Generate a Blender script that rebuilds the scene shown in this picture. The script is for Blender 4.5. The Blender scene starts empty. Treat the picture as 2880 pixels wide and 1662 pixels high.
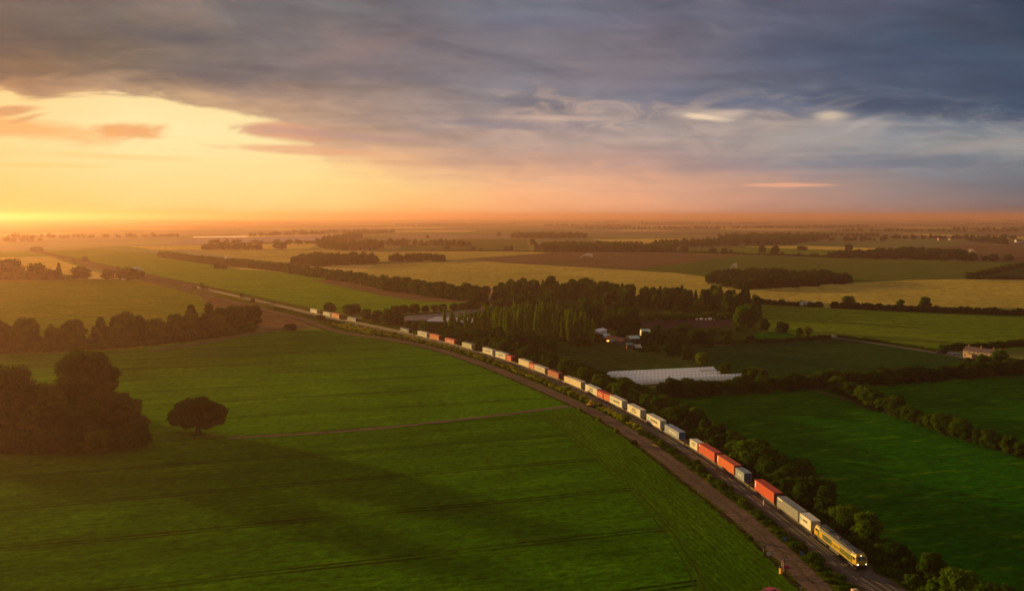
import bpy, bmesh, math, random
import numpy as np
from mathutils import Vector, Matrix

# ------------------------------------------------------------------ camera, sky, sun, exposure
FPX, HZ, HC = 2400.0, 608.0, 79.0              # focal length and horizon row in photo pixels (2880 wide), camera height in metres
TH = math.atan((831 - HZ) / FPX)               # camera pitch below the horizontal
SUN_AZ, SUN_EL = math.radians(-54.5), math.radians(6.0)   # azimuth from the view direction (+Y) towards +X, elevation

scn = bpy.context.scene
scn.render.engine = 'CYCLES'
cam_d = bpy.data.cameras.new('camera'); cam = bpy.data.objects.new('camera', cam_d)
scn.collection.objects.link(cam)
cam.location = (0, 0, HC); cam.rotation_euler = (math.radians(90) - TH, 0, 0)
cam_d.sensor_width = 36; cam_d.lens = FPX / 2880 * 36; cam_d.clip_start = 0.5; cam_d.clip_end = 200000
scn.camera = cam

vs = scn.view_settings
vs.view_transform = 'Standard'; vs.look = 'None'; vs.exposure = 0.42; vs.gamma = 1; vs.use_curve_mapping = False
scn.cycles.use_denoising = True
scn.cycles.max_bounces = 5; scn.cycles.diffuse_bounces = 2; scn.cycles.glossy_bounces = 2
scn.cycles.transmission_bounces = 3; scn.cycles.volume_bounces = 1; scn.cycles.transparent_max_bounces = 6

sun_d = bpy.data.lights.new('sun', 'SUN'); sun = bpy.data.objects.new('sun', sun_d); scn.collection.objects.link(sun)
sun_d.energy = 5.0; sun_d.angle = math.radians(2.0); sun_d.color = (1.0, 0.64, 0.18)
sdir = Vector((math.sin(SUN_AZ) * math.cos(SUN_EL), math.cos(SUN_AZ) * math.cos(SUN_EL), math.sin(SUN_EL)))
sun.rotation_euler = sdir.to_track_quat('Z', 'Y').to_euler(); sun.location = (-400, 300, 300)

def lin(c):
    return tuple(((v / 255) / 12.92 if v / 255 <= 0.04045 else ((v / 255 + 0.055) / 1.055) ** 2.4) for v in c)

class NT:                                       # a small node-graph writer
    def __init__(s, nt): s.nt = nt; s.n = nt.nodes; s.l = nt.links
    def new(s, t, **kw):
        nd = s.n.new(t)
        for k, v in kw.items(): setattr(nd, k, v)
        return nd
    def set(s, sock, v):
        if isinstance(v, bpy.types.NodeSocket): s.l.new(v, sock)
        elif v is not None:
            if hasattr(sock.default_value, '__len__') and hasattr(v, '__len__') and len(v) == 3 and len(sock.default_value) == 4: v = (*v, 1)
            sock.default_value = v
    def m(s, op, a, b=None, c=None, clamp=False):
        nd = s.new('ShaderNodeMath', operation=op, use_clamp=clamp)
        s.set(nd.inputs[0], a)
        if b is not None: s.set(nd.inputs[1], b)
        if c is not None: s.set(nd.inputs[2], c)
        return nd.outputs[0]
    def rng(s, v, a, b, c=0.0, d=1.0, smooth=False):
        nd = s.new('ShaderNodeMapRange', interpolation_type='SMOOTHSTEP' if smooth else 'LINEAR', clamp=True)
        s.set(nd.inputs[0], v); s.set(nd.inputs[1], a); s.set(nd.inputs[2], b); s.set(nd.inputs[3], c); s.set(nd.inputs[4], d)
        return nd.outputs[0]
    def mix(s, f, a, b, mode='MIX'):
        nd = s.new('ShaderNodeMix', data_type='RGBA', blend_type=mode)
        s.set(nd.inputs[0], f); s.set(nd.inputs[6], a); s.set(nd.inputs[7], b)
        return nd.outputs[2]
    def ramp(s, f, stops, interp='LINEAR'):
        nd = s.new('ShaderNodeValToRGB'); r = nd.color_ramp; r.interpolation = interp
        while len(r.elements) < len(stops): r.elements.new(0.5)
        for e, (p, c) in zip(r.elements, stops): e.position = p; e.color = (*c[:3], 1)
        s.set(nd.inputs[0], f); return nd.outputs[0]
    def noise(s, v, scale, detail=4, rough=0.55, dist=0.0):
        nd = s.new('ShaderNodeTexNoise'); s.set(nd.inputs['Vector'], v)
        nd.inputs['Scale'].default_value = scale; nd.inputs['Detail'].default_value = detail
        nd.inputs['Roughness'].default_value = rough; nd.inputs['Distortion'].default_value = dist
        return nd.outputs[0]
    def comb(s, x, y, z=0.0):
        nd = s.new('ShaderNodeCombineXYZ'); s.set(nd.inputs[0], x); s.set(nd.inputs[1], y); s.set(nd.inputs[2], z); return nd.outputs[0]

def sky_uv(px, py):                             # photo pixel -> (azimuth, v = height over forward distance)
    X = (px - 1440) / FPX; Y = (py - 831) / FPX
    fw = math.cos(TH) - Y * math.sin(TH); up = -Y * math.cos(TH) - math.sin(TH)
    return math.atan2(X, fw), up / fw

world = bpy.data.worlds.new('World'); scn.world = world; world.use_nodes = True
W = NT(world.node_tree); W.n.clear()
tc = W.new('ShaderNodeTexCoord'); sep = W.new('ShaderNodeSeparateXYZ'); W.l.new(tc.outputs['Generated'], sep.inputs[0])
dx, dy, dz = sep.outputs
AZ = W.m('ARCTAN2', dx, dy)
hr = W.m('SQRT', W.m('ADD', W.m('MULTIPLY', dx, dx), W.m('MULTIPLY', dy, dy)))
cosaz = W.m('COSINE', W.m('MINIMUM', W.m('MAXIMUM', AZ, -0.9), 0.9))
VV = W.m('DIVIDE', W.m('DIVIDE', dz, W.m('MAXIMUM', hr, 0.02)), cosaz)
# cloud streak coordinates: clouds are a deck seen at a grazing angle, so features are wide and flat near the horizon
deck = W.m('DIVIDE', 0.35, W.m('ADD', W.m('MAXIMUM', VV, 0.0), 0.10))
cU = W.m('MULTIPLY', AZ, deck); cvec = W.comb(W.m('MULTIPLY', cU, 2.0), W.m('MULTIPLY', deck, 6.0), 0.0)
wv = W.comb(W.m('MULTIPLY', AZ, 5.0), W.m('MULTIPLY', VV, 17.0), 3.1)
n1 = W.noise(wv, 1.0, 5, 0.55, 0.3); n2 = W.noise(wv, 2.7, 6, 0.6, 0.6); n3 = W.noise(W.comb(W.m('MULTIPLY_ADD', VV, 6.0, W.m('MULTIPLY', AZ, 12.0)), W.m('MULTIPLY', VV, 44.0), 7.7), 1.0, 4, 0.5, 0.7)
nd = W.noise(cvec, 1.5, 5, 0.5, 0.5)
AZw = W.m('ADD', AZ, W.m('MULTIPLY', W.m('SUBTRACT', n1, 0.5), 0.10))
VVw = W.m('ADD', VV, W.m('MULTIPLY', W.m('SUBTRACT', n2, 0.5), 0.045))
XS = [0, 360, 720, 1080, 1440, 1800, 2160, 2520, 2880]
SKY = [  # photo row, colours left to right (display values)
 (0,   [(108,94,94),(115,103,104),(116,108,114),(108,103,112),(112,112,128),(104,104,124),(90,92,116),(80,84,108),(48,62,86)]),
 (110, [(104,90,84),(108,97,93),(122,112,115),(122,110,120),(118,110,122),(112,106,122),(92,96,118),(66,80,106),(54,72,98)]),
 (205, [(140,108,88),(116,100,94),(120,108,112),(128,112,118),(122,115,128),(122,114,128),(98,102,124),(76,88,114),(62,78,104)]),
 (250, [(190,142,108),(180,146,122),(150,124,116),(140,122,122),(124,120,134),(118,118,135),(102,108,130),(84,96,120),(64,82,110)]),
 (300, [(215,165,118),(215,175,130),(190,150,125),(158,134,130),(136,126,136),(126,122,136),(118,120,136),(92,102,124),(60,78,104)]),
 (345, [(236,178,120),(225,182,135),(200,160,132),(170,142,134),(160,142,144),(152,140,142),(160,148,148),(124,130,142),(92,104,126)]),
 (400, [(250,195,122),(240,195,135),(225,175,140),(205,162,136),(178,150,144),(164,146,146),(158,148,150),(140,142,150),(142,144,148)]),
 (455, [(253,202,120),(255,214,136),(255,220,150),(240,185,142),(205,158,140),(182,148,142),(146,138,146),(120,126,140),(112,122,134)]),
 (515, [(253,194,105),(255,212,135),(255,220,150),(252,198,138),(236,170,136),(215,156,136),(182,146,136),(138,130,136),(104,110,124)]),
 (570, [(255,186,100),(255,209,132),(255,212,142),(252,188,122),(250,170,128),(228,158,132),(190,145,132),(150,130,130),(106,106,118)]),
 (606, [(245,155,70),(252,180,98),(255,192,118),(250,176,110),(240,160,116),(212,146,124),(176,134,124),(138,122,124),(94,96,108)]),
]
A0, A1 = -0.60, 0.60
rows = []
for py, cols in SKY:
    st = []
    for px, c in zip(XS, cols):
        a, v = sky_uv(px, py); w_ = 1.0 if 700 < px < 1900 and py > 480 else 0.0
        st.append(((a - A0) / (A1 - A0), lin((min(255, c[0] + 8 * w_ + (4 if px > 1500 else 0)), c[1] + 5 + 11 * w_, c[2] + 4 * w_))))
    rows.append((sky_uv(1440, py)[1], W.ramp(W.m('MULTIPLY_ADD', AZw, 1 / (A1 - A0), -A0 / (A1 - A0)), st, 'LINEAR')))
rows = rows[::-1]
col = rows[0][1]
for (v0, c0), (v1, c1) in zip(rows[:-1], rows[1:]):
    col = W.mix(W.rng(VVw, v0, v1), col, c1)
n4 = W.noise(W.comb(W.m('MULTIPLY', AZ, 14.0), W.m('MULTIPLY', VV, 42.0), 11.0), 1.0, 8, 0.62, 1.0)
# the clear gap low on the left: bright, under an irregular cloud edge
edge = [(0, 236), (80, 262), (200, 252), (300, 250), (420, 254), (540, 276), (690, 300), (800, 345), (880, 400), (940, 455), (1100, 560), (1500, 640), (2880, 700)]
crv = W.new('ShaderNodeFloatCurve'); cm = crv.mapping.curves[0]
e0, e1 = -0.70, 0.62
pts = [((sky_uv(px, py)[0] - e0) / (e1 - e0), min(1, max(0, sky_uv(px, py)[1] / 0.25))) for px, py in edge]
pts = [(0.0, 0.62)] + pts + [(1.0, 0.0)]
while len(cm.points) < len(pts): cm.points.new(0.5, 0.5)
for p, (a, b) in zip(cm.points, pts): p.location = (a, b); p.handle_type = 'AUTO_CLAMPED'
crv.mapping.update()
W.set(crv.inputs['Value'], W.m('MULTIPLY_ADD', AZ, 1 / (e1 - e0), -e0 / (e1 - e0)))
edgev = W.m('MULTIPLY', crv.outputs[0], 0.25)
below = W.m('SUBTRACT', edgev, W.m('ADD', VV, W.m('ADD', W.m('MULTIPLY', W.m('SUBTRACT', n2, 0.5), 0.024), W.m('MULTIPLY', W.m('SUBTRACT', n4, 0.5), 0.030))))
gap = W.m('MULTIPLY', W.m('MULTIPLY', W.rng(below, 0.0, 0.013, smooth=True), W.rng(VV, -0.01, 0.05, 0.35, 1.0)), W.rng(AZ, -0.14, -0.30, smooth=True))
gapcol = W.ramp(W.rng(VV, 0.0, 0.16), [(0.0, lin((250,168,80))), (0.05, lin((255,208,136))), (0.16, lin((255,218,144))), (0.34, lin((255,226,156))), (0.6, lin((255,233,172))), (0.85, lin((255,228,166))), (1.0, lin((255,220,160)))])
gapcol = W.mix(W.rng(AZ, -0.42, -0.56), gapcol, W.mix(1.0, gapcol, (1.0, 0.86, 0.72), 'MULTIPLY'))
col = W.mix(gap, col, gapcol)
# streaky modulation of the cloud deck
amp = W.rng(VV, 0.02, 0.10, 0.05, 0.36)
mod = W.m('MULTIPLY_ADD', W.m('SUBTRACT', W.m('ADD', W.m('MULTIPLY', n3, 0.5), W.m('MULTIPLY', nd, 0.5)), 0.5), W.m('MULTIPLY', amp, W.m('MULTIPLY_ADD', gap, -0.8, 1.0)), 1.0)
hs = W.new('ShaderNodeHueSaturation'); W.set(hs.inputs['Color'], col); W.set(hs.inputs['Value'], W.m('MULTIPLY_ADD', W.m('SUBTRACT', mod, 1.0), 3.2, 1.0)); col = hs.outputs[0]
# broken lighter band under the slate cloud on the right
vb = sky_uv(2100, 360)[1]
bm_ = W.m('ABSOLUTE', W.m('DIVIDE', W.m('SUBTRACT', W.m('SUBTRACT', VV, vb), W.m('MULTIPLY_ADD', AZ, -0.045, 0.012)), 0.048))
bmask = W.m('MULTIPLY', W.m('MULTIPLY', W.rng(bm_, 1.2, 0.2, smooth=True), W.rng(AZ, -0.12, 0.05, smooth=True)), W.rng(n4, 0.44, 0.66, smooth=True))
col = W.mix(W.m('MULTIPLY', bmask, 0.55), col, W.mix(W.rng(AZ, 0.0, 0.5), lin((214, 180, 158)), lin((160, 158, 156))))
# darker lumps and paler wisps in the whole deck
n5 = W.noise(W.comb(W.m('MULTIPLY', AZ, 8.0), W.m('MULTIPLY_ADD', AZ, 4.0, W.m('MULTIPLY', VV, 21.0)), 2.0), 1.0, 5, 0.52, 0.6)
lump = W.m('MULTIPLY', W.m('MULTIPLY', W.rng(VV, 0.06, 0.14), W.m('SUBTRACT', 1.0, gap)), W.rng(n5, 0.36, 0.52, 1.0, 0.0, smooth=True))
col = W.mix(W.m('MULTIPLY', lump, 0.24), col, lin((78, 80, 96)))
wisp = W.m('MULTIPLY', W.m('MULTIPLY', W.rng(VV, 0.05, 0.12), W.m('SUBTRACT', 1.0, gap)), W.rng(n5, 0.54, 0.70, smooth=True))
col = W.mix(W.m('MULTIPLY', wisp, 0.26), col, W.mix(W.rng(AZ, -0.4, 0.45), lin((170, 138, 120)), lin((120, 124, 140))))
def blob(px, py, sx, sy, c, k, tilt=0.0, soft=0.9, grain=1.3):
    """a single cloudlet or rift: an ellipse of sky (centre and half sizes in photo pixels) with a noisy edge"""
    global col
    a, v = sky_uv(px, py)
    da = W.m('DIVIDE', W.m('SUBTRACT', AZ, a), sx / FPX); dv = W.m('DIVIDE', W.m('SUBTRACT', W.m('SUBTRACT', VV, v), W.m('MULTIPLY', W.m('SUBTRACT', AZ, a), tilt)), sy / FPX)
    r = W.m('SQRT', W.m('ADD', W.m('MULTIPLY', da, da), W.m('MULTIPLY', dv, dv)))
    r = W.m('ADD', r, W.m('MULTIPLY', W.m('SUBTRACT', W.m('MULTIPLY_ADD', n4, 0.65, W.m('MULTIPLY', n2, 0.35)), 0.5), grain * 2))
    col = W.mix(W.m('MULTIPLY', W.rng(r, 1.0 + soft * 0.3, 1.0 - soft * 0.7, smooth=True), k), col, lin(c))
blob(365, 368, 88, 26, (236,168,108), 0.9, 0.0, 0.8, 1.2)
blob(60, 362, 230, 32, (244,178,112), 0.85, -0.14, 1.0, 1.0)
blob(15, 314, 75, 16, (216,154,106), 0.85, 0.1, 0.9)
blob(80, 332, 45, 10, (222,160,108), 0.7, 0.3, 0.9)
blob(300, 440, 240, 10, (252,205,128), 0.5, -0.05, 1.2)
blob(120, 465, 160, 8, (252,198,118), 0.4, -0.03, 1.2)
blob(800, 370, 140, 24, (216,160,128), 0.9, -0.10, 0.8)
blob(880, 424, 240, 13, (232,174,132), 0.8, -0.05, 1.0)
blob(1010, 385, 260, 14, (180,146,138), 0.6, -0.08, 1.2)
blob(1150, 420, 300, 9, (226,178,146), 0.45, -0.02, 1.2)
blob(1560, 332, 180, 8, (222,188,168), 0.45, -0.02, 1.2)
blob(1800, 395, 110, 14, (205,176,160), 0.4, 0.0, 1.2)
blob(1990, 325, 95, 20, (205,184,166), 0.65, -0.02, 1.1)
blob(1975, 330, 70, 9, (246,218,182), 0.8, -0.12, 1.2, 2.2)
blob(2060, 318, 60, 10, (214,190,170), 0.6, 0.1, 1.2, 2.2)
blob(2335, 322, 44, 15, (240,214,178), 0.8, 0.0, 1.2, 2.0)
blob(2420, 350, 60, 12, (176,170,166), 0.6, 0.5, 1.2, 2.0)
blob(2250, 345, 200, 12, (186,172,164), 0.45, -0.02, 1.2, 2.0)
blob(2300, 380, 130, 30, (176,168,164), 0.45, 0.1, 1.3)
blob(2470, 355, 40, 26, (165,160,160), 0.45, 0.7, 1.2)
blob(2150, 290, 330, 28, (96,106,130), 0.6, -0.08, 1.2)
blob(2720, 240, 300, 70, (58,72,96), 0.5, 0.0, 1.4)
blob(2600, 310, 330, 30, (60,74,98), 0.65, -0.12, 1.3)
blob(2760, 410, 200, 16, (166,156,150), 0.5, 0.16, 1.3)
blob(2500, 455, 330, 22, (104,114,130), 0.45, 0.0, 1.4)
blob(2060, 470, 200, 14, (146,134,142), 0.4, 0.0, 1.4)
blob(1640, 240, 230, 26, (146,134,140), 0.35, 0.0, 1.4)
blob(1430, 350, 240, 16, (112,110,126), 0.45, -0.05, 1.3)
blob(1150, 215, 180, 22, (96,98,114), 0.4, -0.1, 1.4)
blob(450, 100, 190, 34, (86,88,98), 0.55, -0.06, 1.3)
blob(1000, 140, 260, 26, (150,126,122), 0.35, 0.25, 1.4)
blob(700, 190, 130, 14, (88,86,94), 0.4, -0.05, 1.4)
blob(1490, 60, 240, 40, (106,112,140), 0.35, 0.0, 1.5)
blob(2330, 150, 330, 60, (66,78,104), 0.4, 0.0, 1.5)
blob(2210, 521, 120, 6, (242,176,140), 0.75, 0.0, 0.9, 0.6)
# away from the camera's view: brighter glow round the low sun, pale warm grey overhead and behind, brightened for ambient fill
col = W.mix(W.rng(VV, 0.30, 1.0), col, lin((142, 136, 130)))
col = W.mix(W.rng(W.m('ABSOLUTE', W.m('ADD', AZ, 0.25)), 0.98, 1.7), col, lin((128, 120, 108)))
sd = W.new('ShaderNodeVectorMath', operation='DOT_PRODUCT'); W.l.new(tc.outputs['Generated'], sd.inputs[0]); sd.inputs[1].default_value = sdir
glow = W.m('POWER', W.m('MAXIMUM', sd.outputs['Value'], 0.0), 60.0)
nish = W.new('ShaderNodeTexSky', sky_type='NISHITA'); nish.sun_disc = False; nish.sun_elevation = SUN_EL; nish.sun_rotation = SUN_AZ
nish.air_density = 1.5; nish.dust_density = 4.0
col = W.mix(1.0, col, W.mix(1.0, nish.outputs[0], W.mix(W.m('MULTIPLY', glow, 1.0), (0, 0, 0), (0.10, 0.07, 0.04)), 'MULTIPLY'), 'ADD')
col = W.mix(W.rng(VV, 0.0, -0.05), col, (0.10, 0.075, 0.05))
bg = W.new('ShaderNodeBackground'); W.set(bg.inputs[0], col); bg.inputs[1].default_value = 0.75
wo = W.new('ShaderNodeOutputWorld'); W.l.new(bg.outputs[0], wo.inputs[0])

# ------------------------------------------------------------------ helpers
C = scn.collection
rnd = random.Random(7)
rs = np.random.RandomState(5)

def tag(o, label=None, cat=None, group=None, kind=None):
    if label: o['label'] = label
    if cat: o['category'] = cat
    if group: o['group'] = group
    if kind: o['kind'] = kind
    return o

def link(name, me, mat=None, parent=None):
    o = bpy.data.objects.new(name, me); C.objects.link(o)
    if mat is not None:
        for m_ in (mat if isinstance(mat, (list, tuple)) else [mat]): me.materials.append(m_)
    if parent: o.parent = parent
    return o

def empty(name, loc=(0, 0, 0), rz=0.0):
    o = bpy.data.objects.new(name, None); o.empty_display_size = 1; o.location = loc; o.rotation_euler = (0, 0, rz)
    C.objects.link(o); return o

def copy_tree(o, parent=None):
    c = o.copy(); C.objects.link(c); c.parent = parent
    for ch in [x for x in o.children]: copy_tree(ch, c)
    return c

def G(px, py, h=0.0):
    """photo pixel -> point of the plane at height h"""
    X = (px - 1440) / FPX; Y = (py - 831) / FPX
    fw = math.cos(TH) - Y * math.sin(TH); dn = math.sin(TH) + Y * math.cos(TH)
    t = (HC - h) / dn
    return (X * t, fw * t)

def V(x, y): return G(x / 0.87604, y / 0.87604)            # coordinates read from the 2523-pixel-wide view of the photo
def Rg(ox, oy, sc): return lambda x, y: G(ox + x * sc, oy + y * sc)
Z1, Z2, Z3, Z4, Z5 = Rg(0, 580, .27745), Rg(600, 580, .27745), Rg(1200, 580, .27745), Rg(1800, 580, .27745), Rg(2180, 580, .27745)
Z6 = Rg(1600, 820, .2378); Z7 = Rg(2200, 800, .2695); Z8 = Rg(1560, 860, .11890); Z9 = Rg(1100, 760, .2378)

def np_mesh(name, Vt, quads=None, tris=None, mats=None, mi_q=None, mi_t=None, smooth=False):
    me = bpy.data.meshes.new(name)
    nq = 0 if quads is None else len(quads); ntr = 0 if tris is None else len(tris)
    me.vertices.add(len(Vt)); me.vertices.foreach_set('co', np.asarray(Vt, np.float32).ravel())
    idx = np.concatenate([np.asarray(a, np.int32).ravel() for a in (quads, tris) if a is not None and len(a)])
    me.loops.add(len(idx)); me.loops.foreach_set('vertex_index', idx)
    tot = np.concatenate([np.full(nq, 4, np.int32), np.full(ntr, 3, np.int32)])
    me.polygons.add(nq + ntr); me.polygons.foreach_set('loop_start', np.concatenate([[0], np.cumsum(tot)[:-1]]).astype(np.int32))
    me.polygons.foreach_set('loop_total', tot)
    mi = np.concatenate([np.zeros(nq, np.int32) if mi_q is None else mi_q, np.zeros(ntr, np.int32) if mi_t is None else mi_t]).astype(np.int32)
    me.polygons.foreach_set('material_index', mi)
    me.update(calc_edges=True); me.validate()
    if smooth: me.polygons.foreach_set('use_smooth', np.ones(nq + ntr, bool))
    for m_ in (mats or []): me.materials.append(m_)
    return me

class MB:                                       # mesh builder: boxes, prisms, cylinders collected into ONE mesh
    def __init__(s): s.v = []; s.f = []; s.mi = []; s.cur = 0
    def add(s, vs_, fs):
        b = len(s.v); s.v += [tuple(p) for p in vs_]
        for f in fs: s.f.append([b + i for i in f]); s.mi.append(s.cur)
    def box(s, x0, x1, y0, y1, z0, z1, ch=0.0):
        if ch <= 0:
            s.add([(x0,y0,z0),(x1,y0,z0),(x1,y1,z0),(x0,y1,z0),(x0,y0,z1),(x1,y0,z1),(x1,y1,z1),(x0,y1,z1)],
                  [(0,3,2,1),(4,5,6,7),(0,1,5,4),(1,2,6,5),(2,3,7,6),(3,0,4,7)])
        else:                                   # chamfered top edges
            s.add([(x0,y0,z0),(x1,y0,z0),(x1,y1,z0),(x0,y1,z0),(x0,y0,z1-ch),(x1,y0,z1-ch),(x1,y1,z1-ch),(x0,y1,z1-ch),
                   (x0+ch,y0+ch,z1),(x1-ch,y0+ch,z1),(x1-ch,y1-ch,z1),(x0+ch,y1-ch,z1)],
                  [(0,3,2,1),(0,1,5,4),(1,2,6,5),(2,3,7,6),(3,0,4,7),(4,5,9,8),(5,6,10,9),(6,7,11,10),(7,4,8,11),(8,9,10,11)])
        return s
    def prism(s, prof, x0, x1, axis='x'):       # closed profile (a,b) extruded along an axis
        n = len(prof)
        def P(t, a, b): return {'x': (t, a, b), 'y': (a, t, b), 'z': (a, b, t)}[axis]
        s.add([P(x0, a, b) for a, b in prof] + [P(x1, a, b) for a, b in prof],
              [tuple(range(n))[::-1], tuple(range(n, 2 * n))] + [(i, (i + 1) % n, n + (i + 1) % n, n + i) for i in range(n)])
        return s
    def cyl(s, p0, p1, r, n=10, r1=None):
        p0, p1 = Vector(p0), Vector(p1); d = (p1 - p0).normalized(); u = d.orthogonal().normalized(); w = d.cross(u); r1 = r if r1 is None else r1
        a = [p0 + (u * math.cos(t) + w * math.sin(t)) * r for t in [2 * math.pi * i / n for i in range(n)]]
        b = [p1 + (u * math.cos(t) + w * math.sin(t)) * r1 for t in [2 * math.pi * i / n for i in range(n)]]
        s.add(a + b, [tuple(range(n))[::-1], tuple(range(n, 2 * n))] + [(i, (i + 1) % n, n + (i + 1) % n, n + i) for i in range(n)])
        return s
    def mesh(s, name, mats=None):
        me = bpy.data.meshes.new(name); me.from_pydata(s.v, [], s.f); me.update()
        me.polygons.foreach_set('material_index', s.mi)
        bm = bmesh.new(); bm.from_mesh(me); bmesh.ops.recalc_face_normals(bm, faces=bm.faces); bm.to_mesh(me); bm.free()
        for m_ in (mats if isinstance(mats, (list, tuple)) else [mats] if mats else []): me.materials.append(m_)
        return me
    def build(s, name, mats, parent=None): return link(name, s.mesh(name, mats), None, parent)

# ------------------------------------------------------------------ materials
def mat(name, color, rough=0.7, metal=0.0, emit=None, es=0.0, var=0.12, scale=1.5, bump=0.0, spec=0.5, trans=0.0):
    m_ = bpy.data.materials.new(name); m_.use_nodes = True; T = NT(m_.node_tree); b = T.n['Principled BSDF']
    tcn = T.new('ShaderNodeTexCoord'); nz = T.noise(tcn.outputs['Object'], scale, 5, 0.6)
    c = T.mix(1.0, color, T.ramp(nz, [(0.3, (1 - var,) * 3), (0.7, (1 + var,) * 3)]), 'MULTIPLY')
    T.set(b.inputs['Base Color'], c); b.inputs['Roughness'].default_value = rough; b.inputs['Metallic'].default_value = metal
    b.inputs['Specular IOR Level'].default_value = spec
    if emit: b.inputs['Emission Color'].default_value = (*emit, 1); b.inputs['Emission Strength'].default_value = es
    if bump:
        bp = T.new('ShaderNodeBump'); bp.inputs['Strength'].default_value = 1; bp.inputs['Distance'].default_value = bump; T.set(bp.inputs['Height'], nz); T.l.new(bp.outputs[0], b.inputs['Normal'])
    return m_

def field_mat(name, c1, c2, ang=0.0, row=0.0, rowk=0.25, blotch=0.012, fine=0.35, bump=0.5, tram=0.0, c3=None, trans=0.0, stretch=0.25):
    """crop or soil: two tones in blotches, fine mottling stretched along the drill direction, rows and wheel tramlines"""
    m_ = bpy.data.materials.new(name); m_.use_nodes = True; T = NT(m_.node_tree); b = T.n['Principled BSDF']
    tcn = T.new('ShaderNodeTexCoord'); sp = T.new('ShaderNodeSeparateXYZ'); T.l.new(tcn.outputs['Object'], sp.inputs[0]); x, y = sp.outputs[0], sp.outputs[1]
    ca, sa = math.cos(ang), math.sin(ang)
    u = T.m('ADD', T.m('MULTIPLY', x, ca), T.m('MULTIPLY', y, sa)); v = T.m('SUBTRACT', T.m('MULTIPLY', y, ca), T.m('MULTIPLY', x, sa))
    big = T.noise(T.comb(x, y), blotch, 4, 0.6, 0.5)
    med = T.noise(T.comb(T.m('MULTIPLY', u, stretch), v), blotch * 14, 5, 0.65)
    fin = T.noise(T.comb(T.m('MULTIPLY', u, 0.6), v), fine, 4, 0.75)
    c = T.mix(T.rng(big, 0.35, 0.65, smooth=True), c1, c2)
    if c3: c = T.mix(T.rng(med, 0.55, 0.72), c, c3)
    k = T.m('MULTIPLY', T.rng(med, 0.3, 0.7, 0.74, 1.26), T.rng(fin, 0.32, 0.68, 0.52, 1.52))
    hgt = fin
    if row:
        w = T.m('SINE', T.m('MULTIPLY', T.m('ADD', v, T.m('MULTIPLY', med, 0.6)), 2 * math.pi / row)); k = T.m('MULTIPLY', k, T.m('MULTIPLY_ADD', w, rowk, 1.0))
    if tram:
        vv = T.m('ADD', v, T.m('MULTIPLY', T.noise(T.comb(T.m('MULTIPLY', x, 1.0), y), 0.02, 2, 0.5), 2.0))
        pm = T.m('ABSOLUTE', T.m('SUBTRACT', T.m('FLOORED_MODULO', T.m('ADD', vv, tram[1]), tram[0]), tram[0] / 2))
        ln = T.rng(T.m('ABSOLUTE', T.m('SUBTRACT', pm, 1.0)), 0.25, 0.7)
        brk = T.rng(T.noise(T.comb(x, y), 0.03, 3, 0.6), 0.35, 0.6, 0.30, 0.75)
        k = T.m('MULTIPLY', k, T.m('SUBTRACT', 1.0, T.m('MULTIPLY', T.m('SUBTRACT', 1.0, ln), brk)))
    kc = T.comb(k, k, k)
    T.set(b.inputs['Base Color'], T.mix(1.0, c, kc, 'MULTIPLY')); b.inputs['Roughness'].default_value = 1.0; b.inputs['Specular IOR Level'].default_value = 0.0
    if bump:
        bp = T.new('ShaderNodeBump'); bp.inputs['Strength'].default_value = 1.0; bp.inputs['Distance'].default_value = bump; T.set(bp.inputs['Height'], hgt); T.l.new(bp.outputs[0], b.inputs['Normal'])
    return m_

def leaf_mat(name, ca, cb, cc, trans=0.35):
    """foliage: tone differs from tree to tree and from spray to spray; light passes through the leaves"""
    m_ = bpy.data.materials.new(name); m_.use_nodes = True; T = NT(m_.node_tree); T.n.clear()
    oi = T.new('ShaderNodeObjectInfo'); geo = T.new('ShaderNodeNewGeometry')
    rp = T.noise(geo.outputs['Position'], 0.33, 3, 0.6); rq = T.noise(geo.outputs['Position'], 1.3, 3, 0.7)
    f = T.m('ADD', T.m('MULTIPLY', oi.outputs['Random'], 0.45), T.m('MULTIPLY', rp, 0.6))
    c = T.ramp(f, [(0.2, ca), (0.52, cb), (0.85, cc)])
    c = T.mix(1.0, c, T.ramp(rq, [(0.3, (0.55,) * 3), (0.7, (1.45,) * 3)]), 'MULTIPLY')
    d = T.new('ShaderNodeBsdfDiffuse'); T.set(d.inputs[0], c)
    tr = T.new('ShaderNodeBsdfTranslucent'); T.set(tr.inputs[0], T.mix(1.0, c, (1.3, 1.25, 0.5), 'MULTIPLY'))
    mx = T.new('ShaderNodeMixShader'); mx.inputs[0].default_value = trans; T.l.new(d.outputs[0], mx.inputs[1]); T.l.new(tr.outputs[0], mx.inputs[2])
    o = T.new('ShaderNodeOutputMaterial'); T.l.new(mx.outputs[0], o.inputs[0])
    return m_

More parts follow.
